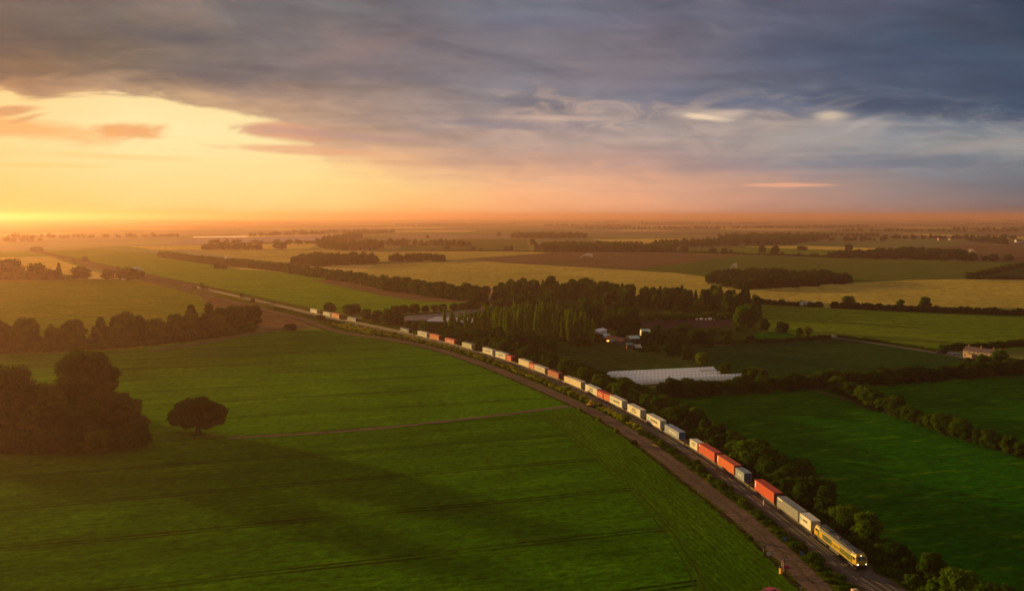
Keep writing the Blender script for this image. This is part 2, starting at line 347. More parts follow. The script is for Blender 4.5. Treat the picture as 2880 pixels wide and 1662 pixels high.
M = {}
M['leaf'] = leaf_mat('leaf_mixed', (.018,.044,.0004), (.034,.076,.0006), (.078,.135,.001), .45)
M['leaf_dark'] = leaf_mat('leaf_dark', (.012,.034,.0005), (.022,.056,.0006), (.046,.092,.0008), 0.35)
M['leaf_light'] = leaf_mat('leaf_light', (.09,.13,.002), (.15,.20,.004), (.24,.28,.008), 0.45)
M['leaf_poplar'] = leaf_mat('leaf_poplar', (.10,.16,.001), (.16,.23,.0015), (.22,.29,.003), 0.4)
M['leaf_grass'] = leaf_mat('leaf_grass', (.20,.23,.010), (.28,.30,.018), (.38,.38,.03), 0.5)
M['bark'] = mat('bark', (.05,.035,.022), 0.9, var=.3, scale=4)
M['grass_verge'] = field_mat('grass_verge', (.060,.080,.003), (.090,.095,.005), blotch=.05, fine=.8, bump=.6, c3=(.12,.10,.025))
M['ballast'] = field_mat('ballast', (.085,.060,.055), (.11,.075,.068), blotch=.03, fine=2.5, bump=.12)
M['track_soil'] = field_mat('track_soil', (.13,.082,.062), (.17,.11,.082), blotch=.04, fine=1.2, bump=.10, c3=(.09,.065,.045))
M['rail'] = mat('rail_steel', (.09,.08,.075), .5, .4)
M['sleeper'] = mat('sleeper', (.14,.12,.10), .9)
M['steel_dark'] = mat('steel_dark', (.045,.038,.035), .6, 0.3)
M['black'] = mat('black', (.015,.015,.015), .6)
M['glass'] = mat('glass_dark', (.03,.035,.04), .12, 0.0, spec=.8)
M['white'] = mat('white_paint', (.72,.70,.66), .5)
M['tarmac'] = mat('tarmac', (.06,.055,.055), .9)
# ------------------------------------------------------------------ ground and fields
zc = [-0.46]
def field(name, pts, m_, dz=0.010):
    zc[0] += dz
    me = bpy.data.meshes.new(name); me.from_pydata([(x, y, zc[0]) for x, y in pts], [], [list(range(len(pts)))]); me.update()
    if me.polygons[0].normal.z < 0: me.flip_normals()
    o = link(name, me, m_); return tag(o, kind='structure')

def smooth_line(pts, n=3):
    P = [Vector((*p[:2], 0)) for p in pts]
    for _ in range(n):
        Q = [P[0]]
        for a, b in zip(P[:-1], P[1:]): Q += [a.lerp(b, .25), a.lerp(b, .75)]
        P = Q + [P[-1]]
    return [(p.x, p.y) for p in P]

def resample(pts, step):
    out = [pts[0]]; acc = 0
    for a, b in zip(pts[:-1], pts[1:]):
        L = math.hypot(b[0] - a[0], b[1] - a[1]); t = step - acc
        while t <= L: out.append((a[0] + (b[0] - a[0]) * t / L, a[1] + (b[1] - a[1]) * t / L)); t += step
        acc = L - (t - step)
    return out

def offset(pts, d):                              # positive = to the left of the walking direction
    out = []
    for i in range(len(pts)):
        a = pts[max(0, i - 1)]; b = pts[min(len(pts) - 1, i + 1)]; L = math.hypot(b[0] - a[0], b[1] - a[1]) or 1
        out.append((pts[i][0] - (b[1] - a[1]) / L * d, pts[i][1] + (b[0] - a[0]) / L * d))
    return out

def ribbon(name, pts, w0, w1, m_, z, wob=0.0, kind='structure', bank=0.0):
    """strip from offset w0 to offset w1 along a line; wob roughens its edges"""
    r_ = random.Random(len(pts)); A, B = offset(pts, w0), offset(pts, w1); v = []
    for i, (a, b) in enumerate(zip(A, B)):
        ja = wob * (r_.random() - .5) * 2; jb = wob * (r_.random() - .5) * 2
        ux, uy = (b[0] - a[0]), (b[1] - a[1]); L = math.hypot(ux, uy) or 1; ux /= L; uy /= L
        v += [(a[0] + ux * ja, a[1] + uy * ja, z), (b[0] + ux * jb, b[1] + uy * jb, z)]
    f = [(2 * i, 2 * i + 2, 2 * i + 3, 2 * i + 1) for i in range(len(A) - 1)]
    me = bpy.data.meshes.new(name); me.from_pydata(v, [], f); me.update()
    if me.polygons[0].normal.z < 0: me.flip_normals()
    return tag(link(name, me, m_), kind=kind)

# patchwork for the country beyond the fields drawn one by one, tones brightened to stand in for haze
gm = bpy.data.materials.new('far_country'); gm.use_nodes = True; T = NT(gm.node_tree); b = T.n['Principled BSDF']
tcn = T.new('ShaderNodeTexCoord'); sp = T.new('ShaderNodeSeparateXYZ'); T.l.new(tcn.outputs['Object'], sp.inputs[0])
vo = T.new('ShaderNodeTexVoronoi', distance='CHEBYCHEV'); vo.inputs['Scale'].default_value = 1.0; vo.inputs['Randomness'].default_value = .85
T.set(vo.inputs['Vector'], T.comb(T.m('MULTIPLY', sp.outputs[0], 1 / 420.), T.m('MULTIPLY', sp.outputs[1], 1 / 520.)))
sv = T.new('ShaderNodeSeparateColor'); T.l.new(vo.outputs['Color'], sv.inputs[0])
fc = T.ramp(sv.outputs[0], [(0, (.10,.11,.02)), (.25, (.17,.16,.03)), (.45, (.20,.12,.075)), (.62, (.12,.14,.03)), (.76, (.55,.36,.09)), (.92, (.12,.09,.05))], 'CONSTANT')
nz = T.noise(T.comb(sp.outputs[0], sp.outputs[1]), .012, 4, .6)
T.set(b.inputs['Base Color'], T.mix(1.0, fc, T.ramp(nz, [(.3, (.8,) * 3), (.7, (1.2,) * 3)]), 'MULTIPLY')); b.inputs['Roughness'].default_value = .95; b.inputs['Specular IOR Level'].default_value = .05
me = bpy.data.meshes.new('ground'); me.from_pydata([(-30000, -600, -.47), (30000, -600, -.47), (30000, 38000, -.47), (-30000, 38000, -.47)], [], [(0, 1, 2, 3)]); me.update()
tag(link('ground', me, gm), kind='structure')

rowang = math.atan2(22, 76)
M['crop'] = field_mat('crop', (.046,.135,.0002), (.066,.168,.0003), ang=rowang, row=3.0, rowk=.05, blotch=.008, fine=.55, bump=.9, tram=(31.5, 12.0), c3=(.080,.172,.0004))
M['crop_shaded'] = field_mat('crop_shaded', (.032,.100,.0001), (.044,.124,.0002), ang=rowang, row=3.0, rowk=.05, blotch=.008, fine=.55, bump=.9, tram=(31.5, 12.0), c3=(.056,.128,.0003))  # darker copy of crop: shade over the near parcel put into its colour
M['headland'] = field_mat('headland', (.038,.095,.0002), (.052,.112,.0004), ang=math.radians(-80), row=1.5, rowk=.13, blotch=.02, fine=.8, bump=.4)
M['pasture'] = field_mat('pasture', (.006,.074,.0001), (.014,.098,.0002), ang=.3, blotch=.018, fine=.5, bump=.7, c3=(.070,.125,.0004))
M['pasture_far'] = field_mat('pasture_far', (.030,.060,.010), (.045,.075,.012), ang=-.1, blotch=.008, fine=.3, bump=.5)
M['barley'] = field_mat('barley', (.10,.15,.008), (.13,.170,.010), ang=-.15, row=18, rowk=.05, blotch=.006, fine=.25, bump=1.0)
M['wheat'] = field_mat('wheat', (.38,.28,.055), (.46,.33,.07), ang=-.15, row=24, rowk=.05, blotch=.005, fine=.2, bump=1.0)
M['wheat_bright'] = field_mat('wheat_bright', (.56,.38,.07), (.62,.42,.08), ang=-.1, row=24, rowk=.03, blotch=.004, fine=.15, bump=1.0)
M['soil'] = field_mat('soil', (.13,.080,.036), (.165,.096,.048), ang=-.1, row=9, rowk=.06, blotch=.006, fine=.25, bump=.5)
M['soil_dark'] = field_mat('soil_dark', (.055,.030,.026), (.07,.038,.032), ang=.1, blotch=.02, fine=.4, bump=.3)
M['young_crop'] = field_mat('young_crop', (.12,.16,.002), (.15,.155,.004), ang=-.35, row=8, rowk=.08, blotch=.006, fine=.3, bump=.6, c3=(.18,.13,.012))
M['green_mid'] = field_mat('green_mid', (.12,.20,.003), (.15,.22,.004), ang=-.3, row=10, rowk=.06, blotch=.006, fine=.3, bump=.8)
M['olive'] = field_mat('olive', (.075,.105,.016), (.095,.115,.018), ang=.05, row=12, rowk=.04, blotch=.005, fine=.3, bump=.6)
M['teal'] = field_mat('teal', (.012,.046,.010), (.018,.054,.010), ang=.05, blotch=.01, fine=.4, bump=.4)
M['lilac'] = field_mat('lilac', (.30,.22,.22), (.34,.25,.24), ang=0, row=20, rowk=.06, blotch=.01, fine=.2, bump=.1)

# far strips
field('field', [G(-300,720), G(230,700), G(420,690), G(630,752), G(320,757), G(-300,726)], M['green_mid'])
field('field', [G(-100,725), G(140,721), G(215,748), G(290,771), G(255,776), G(-100,750)], M['wheat_bright'])
field('field', [G(360,692), G(600,688), G(820,684), G(900,679), G(870,700), G(640,703), G(430,702)], M['wheat_bright'])
field('plastic_covered_field', [G(430,688), G(560,672), G(700,668), G(1010,660), G(900,677), G(600,686)], M['lilac'])
field('field', [G(560,706), G(840,702), G(1100,709), G(1300,706), G(1480,706), G(1560,711), G(1300,728), G(1200,735), G(1090,735), G(780,737), G(640,722)], M['wheat'])
field('field', [G(1130,688), G(1300,672), G(1480,672), G(1490,700), G(1330,705), G(1120,704)], M['olive'])
field('field', [G(1658,673), G(1900,671), G(1990,676), G(1880,692), G(1790,688)], M['wheat_bright'])
field('field', [G(1490,706), G(1700,704), G(1900,701), G(1925,711), G(1560,711)], M['soil'])
field('field', [G(1920,704), G(2200,692), G(2540,705), G(2560,722), G(2200,718), G(1920,712)], M['barley'])
field('field', [G(2085,694), G(2260,690), G(2530,700), G(2530,706), G(2290,701)], M['wheat_bright'])
field('field', [G(2520,656), G(2700,660), G(2880,667), G(3000,672), G(3000,676), G(2880,672), G(2620,663)], M['wheat_bright'])
field('field', [G(2650,640), G(2820,641), G(2830,648), G(2670,645)], M['wheat'])
field('field', [G(2540,702), G(2720,688), G(2990,692), G(3100,745), G(2720,735)], M['soil'])
field('field', [G(1300,728), G(1560,710), G(1920,713), G(2200,722), G(2100,775), G(1900,767), G(1644,752), G(1440,741)], M['soil'])
field('field', [G(2010,725), G(2105,719), G(2500,728), G(2900,739), G(3100,745), G(3100,790), G(2750,782), G(2400,793), G(2000,795), G(1860,768), G(1780,758), G(1950,738)], M['olive'])
field('field', [G(2720,784), G(2840,752), G(3050,745), G(3100,790)], M['pasture_far'])
field('field', [G(1000,778), G(1060,742), G(1200,737), G(1330,735), G(1450,741), G(1644,752), G(1900,767), G(1990,778), G(1990,800), G(2090,815), G(2400,794), G(2560,787), G(2720,784), G(3050,786),
                G(3050,868), G(2500,860), G(2180,846), G(2000,838), G(1700,840), G(1400,836), G(1200,818), G(1100,798)], M['wheat'])
field('field', [G(230,735), G(340,706), G(480,720), G(630,752), G(800,766), G(947,780), G(1183,816), G(1330,833), G(1420,848), G(1240,866), G(1100,882), G(1000,882), G(860,868), G(740,852), G(570,814), G(320,756)], M['green_mid'])
field('field', [G(870,786), G(1000,790), G(1183,821), G(1370,837), G(1400,850), G(1200,848), G(1080,832), G(960,806)], M['soil'])
field('field', [G(2090,852), G(2500,873), G(2880,883), G(3100,889), G(3100,1010), G(2880,985), G(2640,985), G(2400,958), G(2340,948), G(2200,938), G(2090,925)], M['barley'])
field('field', [G(1960,938), G(2200,930), G(2260,946), G(2200,958), G(1975,966)], M['pasture'])
M['scrubland'] = field_mat('scrubland', (.030,.048,.004), (.045,.060,.006), blotch=.03, fine=.5, bump=.6, c3=(.075,.060,.025))
field('field', [G(1230,935), G(1080,905), G(1110,885), G(1400,860), G(1440,830), G(2140,850), G(2150,930), G(1985,975), G(1960,1080), G(1700,1080), G(1500,1005)], M['scrubland'])
field('field', [G(1790,897), G(2060,897), G(2055,918), G(1800,926)], M['soil_dark'])
field('field', [G(1985,974), G(2200,958), G(2330,948), G(2640,992), G(2720,1010), G(3100,1035), G(3100,1050), G(2500,1068), G(2240,1066), G(2000,1060), G(1930,1030), G(1940,990)], M['teal'])
M['nursery'] = field_mat('nursery', (.020,.044,.004), (.032,.060,.006), ang=.0, row=7.0, rowk=.95, blotch=.05, fine=.6, bump=.3, c3=(.15,.15,.09))
field('field', [G(1540,965), G(1700,975), G(1830,990), G(1920,1000), G(1990,1032), G(1900,1050), G(1700,1066), G(1560,1020)], M['nursery'])
field('field', [V(1640,975), V(2050,948), V(2150,1000), V(2400,1088), V(2640,1165), V(2900,1500), V(2900,1800), V(2450,1620), V(2230,1400), V(2080,1260), V(1900,1130), V(1750,1030)], M['pasture'])
field('field', [V(2075,950), V(2530,908), V(2750,890), V(2800,1180), V(2523,1110), V(2300,1050), V(2150,990)], M['pasture'])
field('field', [G(-400,790), G(0,787), G(280,784), G(400,785), G(495,809), G(583,831), G(700,860), G(780,880), G(870,905), G(880,918), G(760,936), G(700,940), G(420,985), G(0,998), G(-400,1010)], M['young_crop'])
field('field', [G(560,830), G(700,862), G(860,902), G(885,915), G(760,932), G(640,905)], M['soil'])
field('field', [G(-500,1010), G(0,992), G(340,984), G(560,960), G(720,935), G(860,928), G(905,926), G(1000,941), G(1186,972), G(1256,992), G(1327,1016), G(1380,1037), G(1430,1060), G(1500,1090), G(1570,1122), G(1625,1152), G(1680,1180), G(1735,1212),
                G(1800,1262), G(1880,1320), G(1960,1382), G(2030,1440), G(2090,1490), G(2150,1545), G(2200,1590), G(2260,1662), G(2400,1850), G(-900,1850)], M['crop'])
field('field', [V(-300,1150), V(0,1122), V(380,1098), V(560,1080), V(780,1068), V(960,1054), V(1120,1036), V(1260,1020), V(1350,1008), V(1405,1002), G(1640,1163), G(1735,1214), G(1800,1264), G(1880,1322), G(1960,1384), G(2030,1442), G(2090,1492), G(2150,1547), G(2200,1592), G(2258,1664), G(2400,1850), G(-900,1850)], M['crop_shaded'])
head_in = [G(1531,1170), G(1570,1200), G(1640,1255), G(1721,1324), G(1790,1385), G(1848,1455), G(1905,1530), G(1951,1606), G(1975,1680), G(1985,1850)]
field('headland', head_in + [G(2400,1850), G(2258,1664), G(2198,1592), G(2148,1547), G(2088,1492), G(2028,1442), G(1958,1384), G(1878,1322), G(1798,1264), G(1733,1214), G(1678,1182), G(1620,1160), G(1560,1152)], M['headland'])
M['rut'] = field_mat('wheel_rut', (.036,.062,.002), (.050,.070,.004), blotch=.05, fine=.9, bump=.1)
hl = resample(smooth_line(head_in, 3), 2.0)
zt = zc[0] + .02
for d_ in (-1.0, 1.0): ribbon('wheel_rut', hl, d_ - .2, d_ + .2, M['rut'], zt, .1)
hl2 = resample(smooth_line([G(1480,1175), G(1600,1180), G(1650,1170), G(1700,1185)], 2), 2.0)
ribbon('wheel_rut', hl2, -.3, .3, M['rut'], zt + .004, .1)

# ------------------------------------------------------------------ lines of the railway and the farm road
C_PX = [  # containers front to back: near top edge in photo pixels (rear corner, front corner), length, colour, kind
 (2247.9,1441.2,2280.1,1462.4,6.06,'white'), (2188.7,1395,2246.9,1438,12.19,'grey'), (2121,1347,2176.8,1384,12.19,'red'), (2069.2,1314,2094,1329.9,6.06,'blue_grey'),
 (2020.9,1279.9,2066.5,1311.8,12.19,'orange'), (1962.1,1246.4,2008.2,1272.7,12.19,'red'), (1941.3,1234.7,1962.2,1246.1,6.06,'white'), (1870.2,1192.9,1910.8,1215.7,12.19,'blue'),
 (1816,1163.7,1854.4,1183.4,12.19,'white'), (1764.7,1137.7,1799.9,1156.7,12.19,'white'), (1713.6,1111.1,1749.8,1127.6,12.19,'white'), (1697.1,1104.1,1713.6,1111.7,6.06,'orange'),
 (1678.2,1095.6,1696.8,1102.7,6.06,'scarlet'), (1645.1,1082,1678.2,1095.6,12.19,'white'), (1604,1060.6,1637.1,1074.9,12.19,'cream'), (1589.1,1057,1604,1062,6.06,'cream'),
 (1540.5,1037.8,1572.7,1048.5,12.19,'rust'), (1504.2,1024.2,1532.7,1034.9,12.19,'pale'), (1487.3,1018.2,1504.2,1024.2,6.06,'scarlet'), (1455.4,1008.5,1486.3,1018.5,12.19,'cream'),
 (1421.4,998.2,1438.5,1002.8,6.06,'scarlet'), (1394,988.5,1421,997.3,12.19,'white'), (1356.8,976.3,1387.5,984.9,12.19,'white'), (1296.9,961,1325.5,968.5,12.19,'sage'),
 (1251.7,949.2,1280.5,955.6,12.19,'scarlet'), (1207.7,938.5,1235.6,944.2,12.19,'orange'), (1173.9,930.7,1200.6,937.1,12.19,'white'), (1119.3,920.7,1145,925,12.19,'navy'),
 (976.9,890.6,1000,894.2,13.7,'slate'), (932.2,880.2,954.8,884.7,13.7,'orange'), (907.7,875.4,930.3,879.5,13.7,'sage'), (868.5,867.6,888.2,871.8,13.7,'pale')]
ZTOP = 3.75
px_ = np.array([c[0] for c in C_PX] + [c[2] for c in C_PX] + [2288, 2350, 2408.6]); py_ = np.array([c[1] for c in C_PX] + [c[3] for c in C_PX] + [1473, 1515, 1559.2])
pf = np.polyfit((px_ - 1500) / 600, py_, 6)
edge_w = [G(x, float(np.polyval(pf, (x - 1500) / 600)), ZTOP) for x in np.linspace(2405, 866, 60)]
centre = offset(edge_w, -1.25)                    # walking backwards along the train: the near side is on the left
front = [(85.5, 60), (86.0, 100), (85.2, 135), (83.6, 165)]
far_pts = [G(800,861.5), G(738,848), G(640,826), G(571,811), G(449,785), G(319,756), G(236,737), G(160,720), G(90,706)]
rail_line = smooth_line(front + [p for p in centre if p[1] < 1e9][::3] + far_pts, 3)
rail_line = resample(rail_line, 2.0)
RL = np.array(rail_line)
SS = np.concatenate([[0], np.cumsum(np.hypot(*(RL[1:] - RL[:-1]).T))])
def at_s(s):                                      # point and heading (towards the front) at arc length s
    x = np.interp(s, SS, RL[:, 0]); y = np.interp(s, SS, RL[:, 1]); x2 = np.interp(s - .8, SS, RL[:, 0]); y2 = np.interp(s - .8, SS, RL[:, 1])
    return x, y, math.atan2(y2 - y, x2 - x)
def s_of(p):
    return SS[np.argmin(np.hypot(RL[:, 0] - p[0], RL[:, 1] - p[1]))]

zb = zc[0] + .03
rl_near = rail_line[:520]
road_px = [(236,748),(330,768),(407.9,786.7),(493.9,808.9),(582.6,831),(700,860),(777.6,879.6),(851,896),(882,908),(913,921),(946,931.8),(1017.8,943.7),(1089,952),(1184,969.8),(1255.6,988.8),(1327,1012.6),(1380,1031.6),
           (1435,1054),(1506,1083),(1578,1115),(1640,1143),(1690,1167),(1735,1192),(1817.6,1247),(1891.7,1302),(1963,1357),(2030,1408),(2100,1463),(2155,1511),(2203,1556),(2256,1607),(2312,1664),(2420,1780)]
road_line = resample(smooth_line([G(*p) for p in road_px], 3), 2.0)
# grass corridor from the field edge to beyond the railside trees, then road, ballast
cor = offset(road_line, -4.3)
field('verge', cor[::4] + offset(rail_line, -15)[::6], M['grass_verge'], .02)
zb = zc[0] + .02
ribbon('farm_road', road_line, -2.9, 2.9, M['track_soil'], zb, .35)
M['road_centre'] = field_mat('road_centre', (.095,.070,.045), (.12,.085,.06), blotch=.1, fine=1.5, bump=.1)
ribbon('farm_road', road_line, -.35, .35, M['road_centre'], zb + .006, .25)
M['margin'] = field_mat('margin', (.028,.026,.008), (.04,.034,.012), blotch=.06, fine=1.0, bump=.5, c3=(.06,.06,.012))
ribbon('field_margin', road_line, -4.8, -3.5, M['margin'], zb + .003, .5)
side = resample(smooth_line([V(560,1078), V(780,1066), V(960,1052), V(1120,1034), V(1260,1018), V(1350,1006), V(1408,1000)], 2), 2.5)
ribbon('farm_track', side, -1.5, 1.3, M['track_soil'], zb + .009, .5)
side2 = resample(smooth_line([G(420,986), G(560,965), G(690,940), G(790,925), G(870,915)], 2), 3)
ribbon('farm_track', side2, -3.2, 3.2, M['track_soil'], zb + .012, .8)
pth = resample(smooth_line([V(1985,954), V(2100,985), V(2200,1020), V(2300,1052), V(2523,1124), V(2620,1150)], 2), 3)
M['worn'] = field_mat('worn_path', (.075,.062,.035), (.10,.075,.045), blotch=.05, fine=.8, bump=.15)
ribbon('footpath', pth, -1.8, .6, M['worn'], zb + .015, .5)
ribbon('ballast_bed', rl_near + rail_line[520::6], -3.0, 6.3, M['ballast'], zb + .018, .12)
lane = resample(smooth_line([G(2300,944), G(2345,949), G(2470,966), G(2632,992), G(2700,1004), G(2760,1012)], 2), 3)
ribbon('lane', lane, -2.2, 2.2, M['tarmac'], zb + .02, .2)
aroad = resample(smooth_line([G(300,700), G(560,716), G(620,722), G(690,732), G(790,746), G(870,755), G(1000,772), G(1080,786), G(1200,800), G(1400,815)], 3), 12)
ribbon('main_road', aroad, -11, 11, M['tarmac'], zb + .03, .3)

# ballast shoulder, sleepers and rails (two tracks)
def track_thing(off, n, label):
    t = empty('railway_track'); tag(t, label, 'railway track', 'the two parallel railway tracks')
    ln = offset(rail_line[:n], off)
    for d_ in (-.72, .72):
        m_ = MB(); L = resample(ln, 4.0); A, B = offset(L, d_ - .07), offset(L, d_ + .07)
        v = []
        for a, b_ in zip(A, B): v += [(*a, .20), (*b_, .20), (*b_, .10), (*a, .10)]
        f = []
        for i in range(len(L) - 1):
            for k in range(3): f.append((4*i+(k+3)%4, 4*i+4+(k+3)%4, 4*i+4+(k+4)%4, 4*i+(k+4)%4))
        m_.add(v, f); m_.build('rail', M['rail'], t)
    m_ = MB(); L = resample(ln[:170], .75)
    for i in range(1, len(L)):
        x, y = L[i]; a = math.atan2(L[i][1] - L[i-1][1], L[i][0] - L[i-1][0]); c, s = math.cos(a), math.sin(a)
        P = [(x + c*u - s*w, y + s*u + c*w) for u, w in ((-.13,-1.3),(.13,-1.3),(.13,1.3),(-.13,1.3))]
        m_.add([(p[0], p[1], .11) for p in P] + [(p[0], p[1], .04) for p in P], [(0,1,2,3),(0,4,5,1),(1,5,6,2),(2,6,7,3),(3,7,4,0)])
    o = m_.build('sleeper', M['sleeper'], t); o['kind'] = 'stuff'
    return t
me_b = ribbon('ballast_bed', rl_near, -2.3, 5.7, M['ballast'], .07, .1)
track_thing(0.0, 520, 'railway track under the container train, its bare rails showing ahead of the locomotive')
track_thing(3.4, 520, 'empty railway track running along the sunlit side of the container train')
# guard rails beside the locomotive
m_ = MB(); s0 = 118
cr = tag(empty('guard_rail'), 'pair of short bright steel guard rails lying beside the front of the locomotive', 'guard rail')
for d_ in (1.55, 1.95):
    L = [p for p in offset(rail_line, d_)]; sel = [p for p, s in zip(L, SS) if 0 < s < 1e9 and 186 < p[1] < 206]; sel = resample(sel, 2)
    A, B = offset(sel, -.05), offset(sel, .05); v = []
    for a, b_ in zip(A, B): v += [(*a, .28), (*b_, .28), (*b_, .06), (*a, .06)]
    f = []
    for i in range(len(sel) - 1):
        for k in range(4): f.append((4*i+k, 4*i+4+k, 4*i+4+(k+1)%4, 4*i+(k+1)%4))
    mm = MB(); mm.add(v, f); mm.build('rail', M['rail'], cr)

# ------------------------------------------------------------------ train
def cmat(name, c, rough=.5): M['c_' + name] = mat('container_' + name, c, rough, var=.16, scale=.9, spec=.3)
for n_, c_ in dict(white=(.66,.61,.54), grey=(.23,.23,.25), red=(.50,.060,.028), blue_grey=(.24,.28,.34), orange=(.56,.105,.030), blue=(.26,.30,.44), scarlet=(.56,.050,.030), cream=(.66,.54,.40),
                rust=(.36,.070,.035), pale=(.50,.46,.40), sage=(.42,.41,.30), navy=(.045,.055,.12), slate=(.14,.14,.19)).items(): cmat(n_, c_)
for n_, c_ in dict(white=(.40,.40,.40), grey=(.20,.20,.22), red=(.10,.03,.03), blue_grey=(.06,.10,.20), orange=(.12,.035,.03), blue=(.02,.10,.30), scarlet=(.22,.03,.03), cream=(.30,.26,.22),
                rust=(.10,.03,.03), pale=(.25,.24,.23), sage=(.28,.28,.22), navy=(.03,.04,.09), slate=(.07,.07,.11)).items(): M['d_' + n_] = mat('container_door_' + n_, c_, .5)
M['t_dark'] = mat('lettering_dark', (.03,.035,.05), .6, var=0); M['t_white'] = mat('lettering_white', (.85,.83,.8), .6, var=0); M['t_red'] = mat('lettering_red', (.45,.12,.08), .6, var=0)
M['t_yellow'] = mat('lettering_yellow', (.85,.62,.06), .5, var=0); M['t_blue'] = mat('logo_blue', (.12,.42,.62), .6, var=0)

_cm = {}
def container_meshes(L, H, colr):
    k = (L, H, colr)
    if k in _cm: return _cm[k]
    W2 = 1.22; n = int(L / .28); prof = []
    # corrugated side walls
    xs = [-L/2 + .12 + (L - .24) * i / (2 * n) for i in range(2 * n + 1)]
    s = MB()
    for sgn in (-1, 1):
        v = []
        for i, x in enumerate(xs):
            yy = sgn * (W2 - (.036 if (i // 2) % 2 == 0 else .0) - .012); v += [(x, yy, .16), (x, yy, H - .10)]
        s.add(v, [(2*i, 2*i+2, 2*i+3, 2*i+1) for i in range(len(xs) - 1)])
    v = []
    nr = int(L / .5)
    for i in range(2 * nr + 1):
        x = -L/2 + .12 + (L - .24) * i / (2 * nr); z = H - (.045 if i % 2 else .015); v += [(x, -W2 + .05, z), (x, W2 - .05, z)]
    s.add(v, [(2*i, 2*i+1, 2*i+3, 2*i+2) for i in range(2 * nr)])
    s.box(-L/2 + .05, -L/2 + .11, -W2 + .06, W2 - .06, .16, H - .06)
    body = s.mesh('container_body', M['c_' + colr])
    f = MB()
    for x in (-L/2, L/2 - .16):
        for y in (-W2, W2 - .12): f.box(x, x + .16, y, y + .12, 0, H)
        f.box(x + .004, x + .156, -W2 + .12, W2 - .12, H - .13, H - .004); f.box(x + .004, x + .156, -W2 + .12, W2 - .12, .004, .16)
    for y in (-W2 + .002, W2 - .082):
        f.box(-L/2 + .16, L/2 - .16, y, y + .08, H - .11, H - .006); f.box(-L/2 + .16, L/2 - .16, y, y + .08, .006, .16)
    frame = f.mesh('frame', M['c_' + colr])
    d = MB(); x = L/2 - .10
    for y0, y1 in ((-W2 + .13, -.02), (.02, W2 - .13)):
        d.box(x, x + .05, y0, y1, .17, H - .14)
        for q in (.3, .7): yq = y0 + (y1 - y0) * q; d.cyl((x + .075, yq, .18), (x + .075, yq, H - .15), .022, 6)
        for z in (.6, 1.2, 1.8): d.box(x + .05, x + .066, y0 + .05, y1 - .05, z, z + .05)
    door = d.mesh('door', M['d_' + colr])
    _cm[k] = (body, frame, door); return _cm[k]

def lettering(par, body, size, x, z, m_, y=-1.232, sx=1.0, name='lettering'):
    cu = bpy.data.curves.new(name, 'FONT'); cu.body = body; cu.size = size; cu.align_x = 'CENTER'; cu.align_y = 'CENTER'; cu.extrude = .006; cu.offset = .012; cu.materials.append(m_)
    tmp = bpy.data.objects.new(name, cu); me = bpy.data.meshes.new_from_object(tmp); bpy.data.objects.remove(tmp)
    o = bpy.data.objects.new(name, me); C.objects.link(o); o.parent = par; o.location = (x, y - .012, z); o.rotation_euler = (math.pi/2, 0, 0); o.scale = (sx, 1, 1)
    return o

LBL = ['short white container with dark lettering directly behind the locomotive', 'long dull grey container, the only plain grey one near the locomotive', 'long red container standing alone just behind the long grey one',
 'short blue-grey container with pale lettering in front of a long orange one', 'long bright orange container close behind the short blue-grey one', 'long red container coupled in front of a short white one',
 'short white container behind a long red one, bare wagon deck behind it', 'long pale blue container with white script and a deep blue door end', 'white container with dark lettering, first one behind the pale blue container',
 'white container with two lines of dark lettering, bright wagon deck at both ends', 'white container with dark lettering in front of a short orange one', 'short orange container squeezed between a white one and a short scarlet one',
 'short scarlet container with white lettering beside the short orange one', 'white container with two lines of lettering ahead of plain cream containers', 'long plain cream container, higher than the short cream one behind it',
 'short plain cream container at the rear of the long cream one', 'long rust-brown ribbed container between cream and pale ones', 'pale container with faint reddish lettering in front of a short scarlet one',
 'short scarlet container between two pale containers', 'long cream container behind a short scarlet one with a gap behind it', 'short scarlet container with a pink roof in front of a white one',
 'white container with dark lettering coupled behind the pink-roofed scarlet one', 'white container with dark lettering in front of a long empty gap', 'sage-cream container alone between two gaps in the train',
 'long scarlet container with a large white inscription low on its side', 'long orange ribbed container just behind a white one by the scrub', 'white container behind the orange one, first ahead of the long empty gap',
 'dark navy container with a white inscription beside the white glasshouse roofs', 'slate blue container at the start of the long empty gap, near round trees', 'small distant orange container coupled behind a pale one', 'small distant sage container ahead of the bright orange one', 'last pale container at the far end of the train']
LBL[22] = 'white container with dark lettering in front of the sage-cream one'; LBL[26] = 'white container with dark lettering between the navy and the orange containers'
LBL[29] = 'small distant orange container ahead of two pale ones'; LBL[30] = 'small distant sage container coupled behind the orange one'
LBL[23] = 'sage-cream container alone on its wagon behind bare deck'
